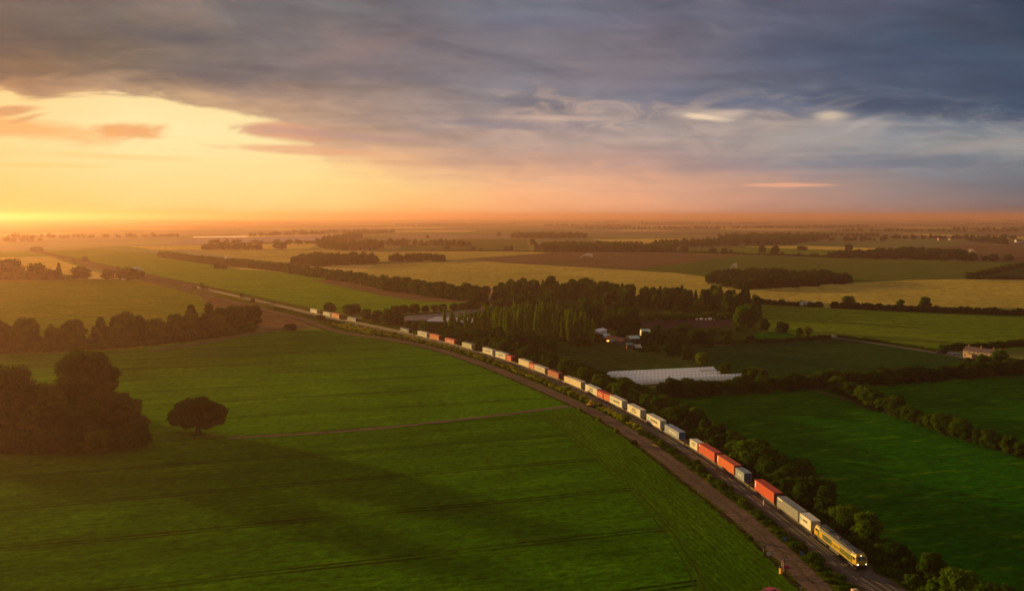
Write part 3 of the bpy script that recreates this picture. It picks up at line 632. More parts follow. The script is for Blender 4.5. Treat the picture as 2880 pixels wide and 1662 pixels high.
TXT = {0: [('MAERSK', .62, 0, 1.45, 't_dark', 1.1)], 3: [('Safmarine', .62, .2, 1.35, 't_white', 1.0)], 6: [('MAERSK', .62, 0, 1.75, 't_dark', 1.0), ('SEALAND', .5, 0, 1.05, 't_dark', 1.0)],
 7: [('Safmarine', 1.65, .9, 1.35, 't_white', 1.0)], 8: [('MAERSK', 1.25, .7, 1.45, 't_dark', 1.35)], 9: [('MAERSK', .8, .2, 1.9, 't_dark', 1.2), ('SEALAND', .8, .2, 1.0, 't_dark', 1.2)], 10: [('MAERSK', 1.25, .7, 1.45, 't_dark', 1.35)],
 12: [('HAMBURG SÜD', .62, .2, 1.2, 't_white', 1.0)], 13: [('MAERSK', .8, .2, 1.9, 't_dark', 1.2), ('SEALAND', .8, .2, 1.0, 't_dark', 1.2)], 17: [('OOCL', 1.2, .5, 1.35, 't_red', 1.6)], 18: [('HAMBURG SÜD', .6, 0, 1.2, 't_white', 1.0)],
 21: [('MAERSK', 1.2, .3, 1.45, 't_dark', 1.35)], 22: [('MAERSK', 1.2, .7, 1.45, 't_dark', 1.35)], 24: [('HAMBURG SÜD', 1.05, .6, 1.1, 't_white', 1.15)], 26: [('MAERSK', 1.2, .7, 1.45, 't_dark', 1.35)], 27: [('P&O Nedlloyd', 1.0, 0, 1.5, 't_white', 1.1)]}
DECK = 1.02
cs = []
for c in C_PX:
    a = G(c[0], c[1], ZTOP); b_ = G(c[2], c[3], ZTOP); mid = ((a[0]+b_[0])/2, (a[1]+b_[1])/2)
    cs.append([s_of(mid), c[4], c[5]])
for _ in range(60):                               # neighbours never overlap
    for i in range(len(cs) - 1):
        need = (cs[i][1] + cs[i+1][1]) / 2 + .12; gap = cs[i+1][0] - cs[i][0]
        if gap < need: d_ = (need - gap) / 2; cs[i][0] -= d_; cs[i+1][0] += d_
for i, (s, L, colr) in enumerate(cs):
    H = 2.9 if colr in ('white', 'cream', 'red', 'orange') and L > 7 else 2.6
    x, y, a = at_s(s)
    t = empty('shipping_container', (x, y, DECK + .02), a); tag(t, LBL[i], 'shipping container', 'shipping containers riding on the goods train')
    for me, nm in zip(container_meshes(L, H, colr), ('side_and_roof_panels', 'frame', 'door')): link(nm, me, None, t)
    for b_, sz, xx, zz, mm, sx in TXT.get(i, []): lettering(t, b_, sz, xx, zz, M[mm], sx=sx)
    if i in (8, 10, 21, 22, 26, 0):
        q = MB()
        q.box(-L/2 + (.45 if i == 0 else 1.0), -L/2 + (1.1 if i == 0 else 2.2), -1.246, -1.236, 1.1 if i == 0 else 1.0, 1.75 if i == 0 else 2.1)
        q.build('emblem', M['t_blue'], t)
    if i == 1: MB().box(-L/2 + .5, -L/2 + 3.2, -1.246, -1.236, 2.15, 2.45).build('emblem', M['t_white'], t)
    if i in (2, 4, 5): MB().box(-L/2 + .45, -L/2 + .95, -1.246, -1.236, .9 if i != 5 else 2.1, 2.6).build('emblem', M['t_white'], t)

# wagons
_bog = None
def bogie_parts(par, x, steel):
    b_ = MB()
    for y in (-1.0, 1.0): b_.box(-1.25, 1.25, y - .07, y + .07, -.22, .12); b_.box(-.35, .35, y - .11, y + .11, -.12, .28)
    b_.box(-.22, .22, -.93, .93, -.05, .22)
    o = b_.build('bogie', M['steel_dark'], par); o.location = (x, 0, .64)
    for xx in (-.9, .9):
        w = MB()
        for y in (-.75, .75): w.cyl((0, y - .06, 0), (0, y + .06, 0), .38, 14)
        w.cyl((0, -.69, 0), (0, .69, 0), .08, 8)
        q = w.build('wheelset', M['steel_dark'], o); q.location = (xx, 0, -.06)
M['wagon'] = mat('wagon_frame', (.065,.042,.022), .6, .1, var=.35, scale=1.2)
grp = [[0,1],[2],[3,4],[5,6],[7],[8],[9],[10,11],[12,13],[14,15],[16],[17,18],[19],[20,21],[22],[23],[24],[25],[26],[27],[28],[29,30],[31]]
ext = []
for g_ in grp: ext.append([cs[g_[0]][0] - cs[g_[0]][1]/2, cs[g_[-1]][0] + cs[g_[-1]][1]/2, g_])
wag = []
for i, (a, b_, g_) in enumerate(ext):
    lo = a - .6 if i == 0 else max(a - 6.5, (ext[i-1][1] + a) / 2 + .35 if a - ext[i-1][1] < 13 else a - 1.5)
    hi = b_ + 1.0 if i == len(ext) - 1 else min(b_ + 4, (b_ + ext[i+1][0]) / 2 - .35)
    wag.append((lo, hi, g_))
# the long gap holds empty wagons
hi28 = wag[19][1]; lo29 = wag[20][0]; k = max(1, int((lo29 - hi28) / 19)); stp = (lo29 - hi28) / k
for j in range(k): wag.append((hi28 + j * stp + .4, hi28 + (j + 1) * stp - .4, []))
for lo, hi, g_ in wag:
    L = hi - lo; x, y, a = at_s((lo + hi) / 2)
    t = empty('flat_wagon', (x, y, 0), a)
    what = LBL[g_[0]].split(',')[0] if g_ else None
    if g_:
        nm = f'rust-brown flat wagon carrying the {what}'
        nm = ' '.join(nm.split()[:15])
    else: nm = 'bare empty flat wagon in the long gap behind the navy container'
    tag(t, nm, 'wagon', 'flat wagons of the goods train' if g_ else 'empty flat wagons in the long gap of the train')
    d = MB()
    for yy in (-1.12, .92): d.box(-L/2, L/2, yy, yy + .2, .62 if L < 16 else .6, DECK)
    d.box(-L/2, L/2, -.18, .18, .66, DECK - .02)
    n = max(3, int(L / 1.6))
    for j in range(n + 1): xx = -L/2 + .02 + (L - .24) * j / n; d.box(xx, xx + .2, -1.0, 1.0, .72, DECK - .04)
    for sg in (-1, 1): d.box(sg * (L/2) - .1, sg * (L/2) + .1, -1.25, 1.25, .66, DECK + .015)
    d.build('deck', M['wagon'], t)
    for sg in (-1, 1):
        for yy in (-.87, .87):
            q = MB().cyl((sg * (L/2 + .1), yy, .95), (sg * (L/2 + .38), yy, .95), .09, 8).cyl((sg * (L/2 + .38), yy, .95), (sg * (L/2 + .42), yy, .95), .22, 12); q.build('buffer', M['steel_dark'], t)
        bogie_parts(t, sg * (L/2 - 1.9), None)

# locomotive: a long hood between two cabs, on two three-axle bogies
M['l_green'] = mat('loco_green', (.075,.10,.012), .4, var=.15, spec=.4); M['l_yellow'] = mat('loco_yellow', (.50,.31,.02), .4, var=.08, spec=.4)
M['l_panel'] = mat('loco_panel', (.19,.19,.02), .45, var=.25, scale=3); M['l_dark'] = mat('loco_grille', (.02,.03,.02), .7); M['l_roof'] = mat('loco_roof', (.045,.045,.05), .6, var=.3, scale=1.0)
M['lamp'] = mat('headlamp', (.9,.9,.85), .3, emit=(1.0, .86, .62), es=3.5, var=0)
M['lamp_soft'] = mat('marker_lamp', (.9,.9,.85), .3, emit=(1.0, .86, .62), es=2.5, var=0)
s_front = wag[0][0] - .9 - 21.0
LL = 21.0; x, y, a = at_s(s_front + LL/2)
loco = empty('locomotive', (x, y, 0), a); tag(loco, 'yellow and green diesel locomotive with lit headlamps pulling the container train', 'locomotive')
h = LL / 2
fr = MB()
fr.box(-h + .35, h - .35, -1.28, 1.28, 1.02, 1.26); fr.box(-h + .3, -h + .5, -1.3, 1.3, .45, 1.25); fr.box(h - .5, h - .3, -1.3, 1.3, .45, 1.25)
fr.build('underframe', M['steel_dark'], loco)
bd = MB()
prof = [(-1.32,1.26),(1.32,1.26),(1.32,3.05),(1.12,3.52),(.62,3.80),(-.62,3.80),(-1.12,3.52),(-1.32,3.05)]
bd.prism(prof, -h + 2.9, h - 2.9)
bd.build('hood', M['l_panel'], loco)
# side stripes, grilles and green panels, both sides
for sg in (-1, 1):
    def plate(nm, x0, x1, z0, z1, m_, t=.012):
        y0 = sg * 1.321; y1 = sg * (1.321 + t); MB().box(x0, x1, min(y0, y1), max(y0, y1), z0, z1).build(nm, M[m_], loco)
    plate('stripe', -h + 2.9, h - 2.9, 1.28, 1.50, 'l_yellow'); plate('stripe', -h + 2.9, h - 2.9, 2.82, 3.04, 'l_yellow')
    plate('side_panel', -h + 3.1, -h + 4.6, 1.55, 2.78, 'l_yellow'); plate('side_panel', -h + 4.75, -h + 5.6, 1.55, 2.78, 'l_green')
    plate('grille', -h + 5.7, -h + 8.1, 1.6, 2.74, 'l_dark'); plate('side_panel', -h + 8.2, -h + 9.2, 1.55, 2.78, 'l_green')
    plate('side_panel', -h + 9.3, -h + 13.0, 1.55, 2.78, 'l_yellow', .008); plate('side_panel', h - 4.6, h - 3.1, 1.55, 2.78, 'l_green')
    q = MB()
    for j in range(9): q.box(-h + 13.2 + j * .46, -h + 13.5 + j * .46, min(sg*1.321, sg*1.335), max(sg*1.321, sg*1.335), 1.7, 2.7)
    q.build('louvre', M['l_green'], loco)
lettering(loco, 'Freightliner', .78, -h + 11.2, 2.12, mat('lettering_green', (.02,.10,.03), .5, var=0), y=-1.338, sx=1.0)
for sg, nm in ((1, 'cab'), (-1, 'cab')):
    c_ = MB()
    P = [(h - .45, 1.26), (h - .45, 2.25), (h - .95, 3.45), (h - 1.35, 3.78), (h - 2.9, 3.78), (h - 2.9, 1.26)]
    P = [(sg * p, q) for p, q in P]
    n = len(P); hw = [1.32, 1.32, 1.10, .95, .95, 1.32]; hw[4] = 1.0
    # cab shell with sloping front and tapered roof sides
    v = [(p, -w, q) for (p, q), w in zip(P, hw)] + [(p, w, q) for (p, q), w in zip(P, hw)]
    sidey = [(sg * (h - 2.9), -1.32, 3.05), (sg * (h - .78), -1.30, 3.05), (sg * (h - 2.9), 1.32, 3.05), (sg * (h - .78), 1.30, 3.05)]
    v += sidey
    c_.add(v, [(0, 1, 13, 12, 5), (12, 13, 2, 3, 4), (6, 7, 15, 14, 11), (14, 15, 8, 9, 10), (0, 6, 7, 1), (1, 7, 15, 13), (13, 15, 8, 2), (2, 8, 9, 3), (3, 9, 10, 4)] )
    cb = c_.build('cab', M['l_yellow'], loco)
    # windscreen, side window, door, roof cap, lamps
    def slab(nm, x, yy0, yy1, z0, z1, m_, par, lean=.42):
        def X(z): return sg * (h - .45 - max(0, z - 2.25) * lean + .02)
        q = MB(); q.add([(X(z0), yy0, z0), (X(z0), yy1, z0), (X(z1), yy1, z1), (X(z1), yy0, z1)] + [(X(z0) + sg * .02, yy0, z0), (X(z0) + sg * .02, yy1, z0), (X(z1) + sg * .02, yy1, z1), (X(z1) + sg * .02, yy0, z1)],
                        [(0,1,2,3),(4,5,6,7),(0,1,5,4),(1,2,6,5),(2,3,7,6),(3,0,4,7)]); return q.build(nm, M[m_], par)
    slab('windscreen', 0, -1.12, -.06, 2.42, 3.20, 'glass', cb); slab('windscreen', 0, .06, 1.12, 2.42, 3.20, 'glass', cb)
    for yy in (-1, 1):
        MB().box(min(sg*(h-2.1), sg*(h-1.15)), max(sg*(h-2.1), sg*(h-1.15)), min(yy*1.322, yy*1.336), max(yy*1.322, yy*1.336), 2.30, 2.92).build('side_window', M['glass'], cb)
        MB().box(min(sg*(h-2.85), sg*(h-2.25)), max(sg*(h-2.85), sg*(h-2.25)), min(yy*1.322, yy*1.332), max(yy*1.322, yy*1.332), 1.35, 2.95).build('door', M['l_green'], cb)
    MB().prism([(-1.21,3.36),(-1.03,3.83),(1.03,3.83),(1.21,3.36)], min(sg*(h-2.98), sg*(h-1.5)), max(sg*(h-2.98), sg*(h-1.5))).build('roof_panel', M['l_roof'], cb)
    if sg > 0:
        for yy, r_ in ((-1.0, .15), (1.0, .09)):
            MB().cyl((h - .46, yy, 1.62), (h - .38, yy, 1.62), r_, 14).build('headlamp', M['lamp'], cb)
        MB().cyl((h - 1.0, 0, 3.42), (h - .86, 0, 3.42), .09, 10).build('marker_lamp', M['lamp_soft'], cb)
        MB().box(h - .45, h - .40, -1.1, 1.1, 1.28, 1.42).build('front_beam', M['black'], cb)
rf = MB(); rf.prism([(-1.335,3.07),(-1.135,3.54),(-.63,3.86),(.63,3.86),(1.135,3.54),(1.335,3.07),(1.0,3.07),(-1.0,3.07)], -h + 3.0, h - 3.0)
rf.box(-h + 3.4, -h + 6.8, -.85, .85, 3.86, 4.02, .06)
for j in range(3): rf.cyl((-h + 4.1 + j * 1.05, 0, 4.02), (-h + 4.1 + j * 1.05, 0, 4.06), .45, 14)
rf.box(-h + 9.6, -h + 11.0, -.4, .4, 3.86, 4.10, .05); rf.box(-h + 12.2, -h + 14.6, -.7, .7, 3.86, 3.95, .03)
rf.build('roof', M['l_roof'], loco)
MB().box(-2.4, 2.4, -1.25, 1.25, .38, 1.0, .0).build('fuel_tank', M['l_roof'], loco)
for sg in (-1, 1):
    b_ = MB()
    for yy in (-1.05, 1.05):
        b_.box(-2.3, 2.3, yy - .08, yy + .08, -.12, .2)
        for xx in (-2.0, 0, 2.0): b_.box(xx - .2, xx + .2, yy - .16, yy + .16, -.25, .12)
    o = b_.build('bogie', M['l_roof'], loco); o.location = (sg * 6.2, 0, .62)
    for xx in (-2.0, 0, 2.0):
        w = MB()
        for yy in (-.75, .75): w.cyl((0, yy - .06, 0), (0, yy + .06, 0), .50, 16)
        w.cyl((0, -.7, 0), (0, .7, 0), .1, 8); q = w.build('wheelset', M['steel_dark'], o); q.location = (xx, 0, .08)
    for yy in (-.87, .87):
        MB().cyl((sg * (h - .3), yy, 1.05), (sg * (h - .02), yy, 1.05), .1, 8).cyl((sg * (h - .02), yy, 1.05), (sg * (h + .02), yy, 1.05), .26, 14).build('buffer', M['steel_dark'], loco)
q = MB()
for sg in (-1, 1):
    for j in range(14): xx = -h + 3.2 + j * 1.12; q.cyl((xx, sg * 1.30, 1.26), (xx, sg * 1.30, 1.27), .02, 4)
# ------------------------------------------------------------------ vegetation
def ico(sub):
    bm = bmesh.new(); bmesh.ops.create_icosphere(bm, subdivisions=sub, radius=1)
    v = np.array([x.co[:] for x in bm.verts]); f = np.array([[q.index for q in p.verts] for p in bm.faces]); bm.free(); return v, f
ICO1, ICO2 = ico(1), ico(2)

def crown_arrays(seed, lobes, nleaf, leaf, hull=ICO2, hullk=.80):
    """foliage: hull lumps deep inside, leaf sprays (bent quads) spread through the outer shell of every lobe"""
    r = np.random.RandomState(seed); V_, Q_, T_ = [], [], []; nv = 0
    for c, rad in lobes:
        hv = hull[0] * (hullk * (1 + .16 * r.randn(len(hull[0]), 1))) * np.array(rad) + np.array(c)
        V_.append(hv); T_.append(hull[1] + nv); nv += len(hv)
    w = np.array([rad[0] * rad[2] for _, rad in lobes]); w = w / w.sum()
    pick = r.choice(len(lobes), nleaf, p=w); d = r.randn(nleaf, 3); d /= np.linalg.norm(d, axis=1)[:, None]
    cc = np.array([l[0] for l in lobes])[pick]; rr = np.array([l[1] for l in lobes])[pick]
    k = (.80 + .34 * r.rand(nleaf) ** 1.3)[:, None]; P = cc + d * rr * k
    keep = np.ones(nleaf, bool)
    for c, rad in lobes: keep &= (((P - np.array(c)) / np.array(rad)) ** 2).sum(1) > .52
    keep &= P[:, 2] > .02
    P, d = P[keep], d[keep]; n = len(P)
    nrm = d + .75 * r.randn(n, 3); nrm /= np.linalg.norm(nrm, axis=1)[:, None]
    u = np.cross(nrm, r.randn(n, 3)); u /= np.linalg.norm(u, axis=1)[:, None]; w_ = np.cross(nrm, u)
    s = leaf * (.55 + .9 * r.rand(n, 1))
    q = np.stack([P - u * s - w_ * s * .7, P + u * s - w_ * s * .7 + nrm * s * .3, P + u * s + w_ * s * .7, P - u * s + w_ * s * .7 + nrm * s * .3], 1).reshape(-1, 3)
    V_.append(q); Q_.append(np.arange(n * 4).reshape(n, 4) + nv)
    return np.concatenate(V_), np.concatenate(Q_), np.concatenate(T_)

def lobes_round(seed, n=12, low=.30, top=.98, spread=.34, rad=.20, flat=1.0):
    r = random.Random(seed); L = [((0, 0, (low + top) / 2), (spread * .85, spread * .85, (top - low) * .42))]
    for i in range(n):
        a = i * 2.4 + r.random(); h = low + (top - low) * ((i + .5) / n) ; k = math.sin(math.pi * min(1, max(.10, (h - low) / (top - low) * .86 + .10))) ** .7
        q = rad * (.75 + .5 * r.random()); dd = spread * k * (.70 + .3 * r.random())
        L.append(((math.cos(a) * dd, math.sin(a) * dd, min(h, top - q * flat * .8)), (q, q, q * flat)))
    return L
def lobes_spire(seed, n=15, w=.17):
    r = random.Random(seed); L = []
    for i in range(n):
        t = (i + .5) / n; q = (w * (1.05 - .75 * t)) * (.7 + .5 * r.random()); a = i * 2.4 + r.random(); dd = w * (1.0 - .85 * t) * r.uniform(.4, 1.0)
        L.append(((math.cos(a) * dd, math.sin(a) * dd, .06 + .86 * t), (q, q, .085 + .03 * r.random())))
    return L
def lobes_column(seed, n=8, w=.13):
    r = random.Random(seed); L = []
    for i in range(n):
        t = (i + .5) / n; q = w * (math.sin(math.pi * min(.97, t * .82 + .16)) ** .6) * (.85 + .3 * r.random())
        L.append(((r.uniform(-.25, .25) * w, r.uniform(-.25, .25) * w, .10 + .86 * t), (q, q, .10)))
    return L
def trunk_mesh(seed, top=.6, r0=.035, limbs=4):
    r = random.Random(seed); m_ = MB(); p = Vector((0, 0, -.02)); rr = r0
    for k in range(4):
        q = Vector((r.uniform(-.015, .015) * k, r.uniform(-.015, .015) * k, top * (k + 1) / 4)); m_.cyl(p, q, rr, 8, rr * .78); p = q; rr *= .78
        if k in (1, 2):
            for j in range(limbs // 2 + 1):
                a = r.random() * 6.28; m_.cyl(p, p + Vector((math.cos(a) * .22, math.sin(a) * .22, .14)), rr * .55, 6, rr * .2)
    return m_.mesh('trunk', M['bark'])

PA = {}                                          # foliage arrays, unit height
for i in range(4): PA['round%d' % i] = crown_arrays(10 + i, lobes_round(20 + i, 13, .06 + .02 * i, .97, .33, .19), 3000, .026)
for i in range(3): PA['broad%d' % i] = crown_arrays(30 + i, lobes_round(40 + i, 16, .03, .94, .36, .20, .85), 3200, .028)
for i in range(3): PA['tall%d' % i] = crown_arrays(50 + i, lobes_spire(60 + i, 14 + i), 2400, .022)
for i in range(4): PA['big%d' % i] = crown_arrays(150 + i, lobes_round(160 + i, 20, .04, .95, .34, .135, .9), 8500, .0135)
for i in range(2): PA['dome%d' % i] = crown_arrays(170 + i, lobes_round(180 + i, 26, .05, .93, .36, .12, .85)[1:] + [((0, 0, .42), (.26, .26, .34))], 9500, .0125)
for i in range(3): PA['col%d' % i] = crown_arrays(70 + i, lobes_column(80 + i, 9, .15), 1600, .020)
for i in range(3): PA['bush%d' % i] = crown_arrays(90 + i, lobes_round(95 + i, 7, .02, .85, .30, .24, .9), 900, .050, ICO1)
for i in range(3): PA['mid%d' % i] = crown_arrays(110 + i, lobes_round(120 + i, 9, .02, .97, .33, .22), 420, .060, ICO1, .86)
for i in range(3): PA['far%d' % i] = crown_arrays(130 + i, lobes_round(140 + i, 4, .03, .95, .34, .27), 70, .11, ICO1, .92)
def oak_lobes():
    L = []
    for cx, cy, cz, q in ((-.38,0,.36,.12),(-.24,.12,.33,.14),(-.10,-.15,.36,.15),(.05,.15,.32,.15),(.20,-.1,.33,.14),(.36,.05,.36,.12),(-.40,.05,.52,.13),(-.22,-.1,.54,.18),(0,.1,.56,.20),(.22,.05,.54,.18),(.42,0,.56,.12),(.50,0,.64,.06),
                          (-.28,.05,.70,.15),(-.12,-.05,.80,.16),(.06,.05,.84,.14),(.22,-.05,.74,.15),(-.02,0,.45,.18),(-.47,0,.42,.06),(.33,.1,.66,.12)):
        L.append(((cx, cy, cz - .04), (q * .92, q * 1.1, q * .9)))
    return L
PA['oak'] = crown_arrays(200, oak_lobes(), 8000, .0145)
PM = {}
def crown_me(k, mkey):
    if (k, mkey) not in PM: v, q, t = PA[k]; PM[(k, mkey)] = np_mesh('crown', v, q, t, [M[mkey]])
    return PM[(k, mkey)]
TR = {'r': trunk_mesh(1), 'c': trunk_mesh(2, .9, .02, 2), 'b': trunk_mesh(3, .5, .055)}

def tree(name, x, y, h, w, k, mkey, label, cat, group=None, parts=True):
    """h = height, w = crown width in metres; the crown meshes are about 0.75 wide at unit height (columns 0.3)"""
    base_w = {'col': .37, 'tal': .48, 'big': .80, 'dom': .84, 'bro': .86, 'rou': .80, 'bus': .85, 'mid': .82, 'far': .9, 'oak': .98}[k[:3]]
    rz = rnd.random() * 6.28 if k != 'oak' else 0.0
    s = (w / base_w, w / base_w, h)
    if parts:
        t = empty(name, (x, y, 0), rz); t.scale = s; tag(t, label, cat, group)
        c = bpy.data.objects.new('crown', crown_me(k, mkey)); C.objects.link(c); c.parent = t
        c = bpy.data.objects.new('trunk', TR['c' if k[:3] == 'col' else 'r' if k[:3] in ('rou', 'tal') else 'b']); C.objects.link(c); c.parent = t
    else:
        t = bpy.data.objects.new(name, crown_me(k, mkey)); C.objects.link(t); t.location = (x, y, 0); t.rotation_euler = (0, 0, rz); t.scale = s; tag(t, label, cat, group)
    return t

def mass(name, items, mkey, kinds, label=None, cat=None):
    """one mass of foliage nobody could count: many crowns in one object"""
    Vs, Qs, Ts = [], [], []; n = 0
    for x, y, h, w in items:
        v, q, t = PA[rnd.choice(kinds)]; a = rnd.random() * 6.28; c, s = math.cos(a), math.sin(a); k = w / .85
        vv = np.stack([(v[:, 0] * c - v[:, 1] * s) * k + x, (v[:, 0] * s + v[:, 1] * c) * k + y, v[:, 2] * h - .5], 1)
        Vs.append(vv); Qs.append(q + n); Ts.append(t + n); n += len(v)
    me = np_mesh(name, np.concatenate(Vs), np.concatenate(Qs), np.concatenate(Ts), [M[mkey]])
    o = link(name, me); return tag(o, label, cat, kind='stuff')

def inpoly(p, poly):
    c = False; j = len(poly) - 1
    for i in range(len(poly)):
        if (poly[i][1] > p[1]) != (poly[j][1] > p[1]) and p[0] < (poly[j][0] - poly[i][0]) * (p[1] - poly[i][1]) / (poly[j][1] - poly[i][1]) + poly[i][0]: c = not c
        j = i
    return c
def scatter(poly, n, mind, rr=None):
    rr = rr or rnd; xs = [p[0] for p in poly]; ys = [p[1] for p in poly]; out = []; tries = 0
    while len(out) < n and tries < n * 60:
        tries += 1; p = (rr.uniform(min(xs), max(xs)), rr.uniform(min(ys), max(ys)))
        if inpoly(p, poly) and all((p[0]-q[0])**2 + (p[1]-q[1])**2 > mind**2 for q in out): out.append(p)
    return out
def along(pts, step, jit=0.0, side=0.0):
    out = []
    for p in resample(offset(pts, side) if side else pts, step): out.append((p[0] + rnd.uniform(-jit, jit), p[1] + rnd.uniform(-jit, jit)))
    return out
def ordn(n):
    w = ['', 'first', 'second', 'third', 'fourth', 'fifth', 'sixth', 'seventh', 'eighth', 'ninth', 'tenth', 'eleventh', 'twelfth', 'thirteenth', 'fourteenth', 'fifteenth', 'sixteenth', 'seventeenth', 'eighteenth', 'nineteenth']
    if n < 20: return w[n]
    tens = {2: 'twenty', 3: 'thirty', 4: 'forty', 5: 'fifty', 6: 'sixty', 7: 'seventy', 8: 'eighty', 9: 'ninety'}[n // 10]
    return (tens[:-1] + 'ieth') if n % 10 == 0 else tens + '-' + w[n % 10]

# --- the row of trees behind the train, from the locomotive backwards
def near_train(x, y):
    """which container stands in front of a trackside tree"""
    s = s_of((x, y)); best = min(range(len(cs)), key=lambda i: abs(cs[i][0] - s)); return best, s
j = 0
rows_ = offset(rail_line, -8.5)
pts = [p for p in rows_ if p[1] > 128]
mass('undergrowth', [(p[0], p[1], rnd.uniform(1.5, 3.5), rnd.uniform(2.5, 5)) for sd in (-3.0, 0.0, 2.5) for p in along(pts[:235], 2.8, 1.2, sd)], 'leaf', ['mid0', 'mid1', 'mid2'])
for i, p in enumerate(along(pts[:235], 4.9, 1.3)):
    if rnd.random() < .10: continue
    h = rnd.choice([rnd.uniform(3.6, 5.6), rnd.uniform(5.4, 7.6), rnd.uniform(6.4, 9.2)]); w = h * rnd.uniform(.75, 1.15); j += 1
    k = rnd.choice(['broad0', 'broad1', 'broad2', 'round0', 'round1', 'round2', 'round3', 'tall0', 'tall1'])
    size = 'tall' if h > 7.4 else 'low' if h < 6.3 else 'bushy'
    tree('railside_tree', p[0], p[1], h, w, k, 'leaf' if rnd.random() < .75 else 'leaf_dark', f'{size} dark green tree, {ordn(j)} from the front in the row behind the train', 'tree', 'trees in the row behind the train')
NR1 = j
j = 0
pts = [p for p in offset(rail_line, -14.5) if p[1] > 228]
for i, p in enumerate(along(pts[:200], 9.0, 1.5)):
    h = rnd.uniform(5.0, 7.6); j += 1
    tree('railside_tree', p[0], p[1], h, h * 1.05, 'broad%d' % rnd.randrange(3), 'leaf', f'bushy tree, {ordn(j)} from the front in the second line behind the trackside trees', 'tree', 'trees in the second line behind the trackside row')

# --- hedge of trees crossing from the polytunnels to the right edge of the photo
j = 0
hr_ = smooth_line([G(1862,1116), G(1930,1114), G(2060,1106), G(2200,1096), G(2340,1086), G(2480,1078), G(2640,1068), G(2780,1056), G(2960,1042)], 2)
for p in along(hr_, 5.4, .9):
    h = rnd.uniform(5.5, 8.2); j += 1
    tree('hedgerow_tree', p[0], p[1], h, h * rnd.uniform(1.0, 1.25), 'broad%d' % rnd.randrange(3), 'leaf_dark', f'dark tree, {ordn(j)} from the train in the thick hedge between green pasture and teal field', 'tree', 'trees in the thick hedge right of the train')
for px, pyb, pyt, wpx in ((1885,1115,1062,34),(1920,1108,1075,30),(2040,1062,1018,30),(2110,1070,1030,44),(2140,1075,1034,34),(2012,1108,1082,26),(1970,1108,1070,50)):
    x, y = G(px, pyb); h = (pyb - pyt) * math.hypot(y, 0) / FPX; tree('hedgerow_tree', x, y, max(5.5, h), max(4.5, wpx * y / FPX), 'round%d' % rnd.randrange(4), 'leaf', {1885: 'upright tree in front of the near end of the polytunnels', 1920: 'small round tree beside the polytunnels, right of the upright one', 2040: 'slender tree standing alone on the edge of the teal field', 2110: 'light-topped bush-like tree right of the slender lone tree',
        2140: 'rounded tree just in front of the hedge corner by the teal field', 2012: 'low tree poking from the hedge in front of the polytunnels', 1970: 'broad tree in front of the far end of the polytunnels'}[px], 'tree')
# --- the diagonal hedge going down to the right edge
j = 0
dh = smooth_line([G(2352,1100), G(2400,1122), G(2470,1150), G(2540,1176), G(2640,1212), G(2760,1250), G(2900,1290)], 2)
for p in along(dh, 4.3, .6):
    h = rnd.uniform(5.0, 8.0) * (1.1 if j in (5, 6, 7, 11) else .9); j += 1
    tree('hedgerow_tree', p[0], p[1], h, h * rnd.uniform(.85, 1.05), 'round%d' % rnd.randrange(4), 'leaf', f'olive green tree, {ordn(j)} from the top of the diagonal hedge by the footpath', 'tree', 'trees in the diagonal hedge by the footpath')

# --- the wooded clump and the lone oak on the left of the near field
CL = [(215,1020,855,165,'tall dome-shaped tree, highest of the clump left of the lone oak','leaf'), (295,1045,962,112,'rounded tree on the right shoulder of the clump beside the tallest tree','leaf_dark'),
      (120,1040,935,100,'light-edged tree between the tallest and the leftmost dark tree of the clump','leaf'), (28,1062,893,135,'big dark tree at the left edge of the photo, back of the clump','leaf_dark'),
      (90,1070,1000,105,'low rounded tree with a bright left rim in front of the clump','leaf'), (160,1068,992,120,'broad dark tree in the middle front of the clump','leaf_dark'), (238,1068,984,125,'broad tree at the front of the clump below the tallest one','leaf'),
      (305,1062,974,112,'rounded tree at the right front of the clump, nearest the lone oak','leaf'), (345,1078,1018,60,'narrow tree closing the right end of the clump','leaf_dark'), (15,1112,1062,110,'low bush-like tree at the left photo edge below the clump','leaf'), (275,1065,975,90,'tree crown rising behind the right front of the clump','leaf_dark')]
CL += [(70,1112,1066,80,'first low bush from the left along the front foot of the clump','leaf_dark'), (125,1113,1058,95,'second low bush from the left along the front foot of the clump','leaf'), (185,1113,1060,90,'third low bush from the left along the front foot of the clump','leaf_dark'),
       (240,1111,1056,90,'fourth low bush from the left along the front foot of the clump','leaf'), (295,1107,1052,85,'fifth low bush from the left along the front foot of the clump','leaf_dark'), (340,1100,1058,70,'rightmost low bush along the front foot of the clump','leaf'),
       (-62,1092,1010,110,'dark tree of the clump just beyond the left photo edge, nearer one','leaf_dark'), (-150,1085,1000,120,'dark tree of the clump just beyond the left photo edge, farther one','leaf_dark')]
for vx, vb, vt, vw, lb, mk in CL:
    x, y = V(vx, vb); h = (vb - vt) * y / (FPX * .87604); w = .92 * vw * y / (FPX * .87604)
    tree('clump_tree', x, y, h, w, 'dome%d' % rnd.randrange(2) if h < 19 else 'big%d' % rnd.randrange(4), mk, lb, 'tree', 'trees of the clump on the left of the near field')
x, y = V(488, 1068); tree('oak_tree', x, y, 100 * y / 2102.5, 138 * y / 2102.5, 'oak', 'leaf_dark', 'lone spreading oak standing in the green field right of the clump', 'tree')
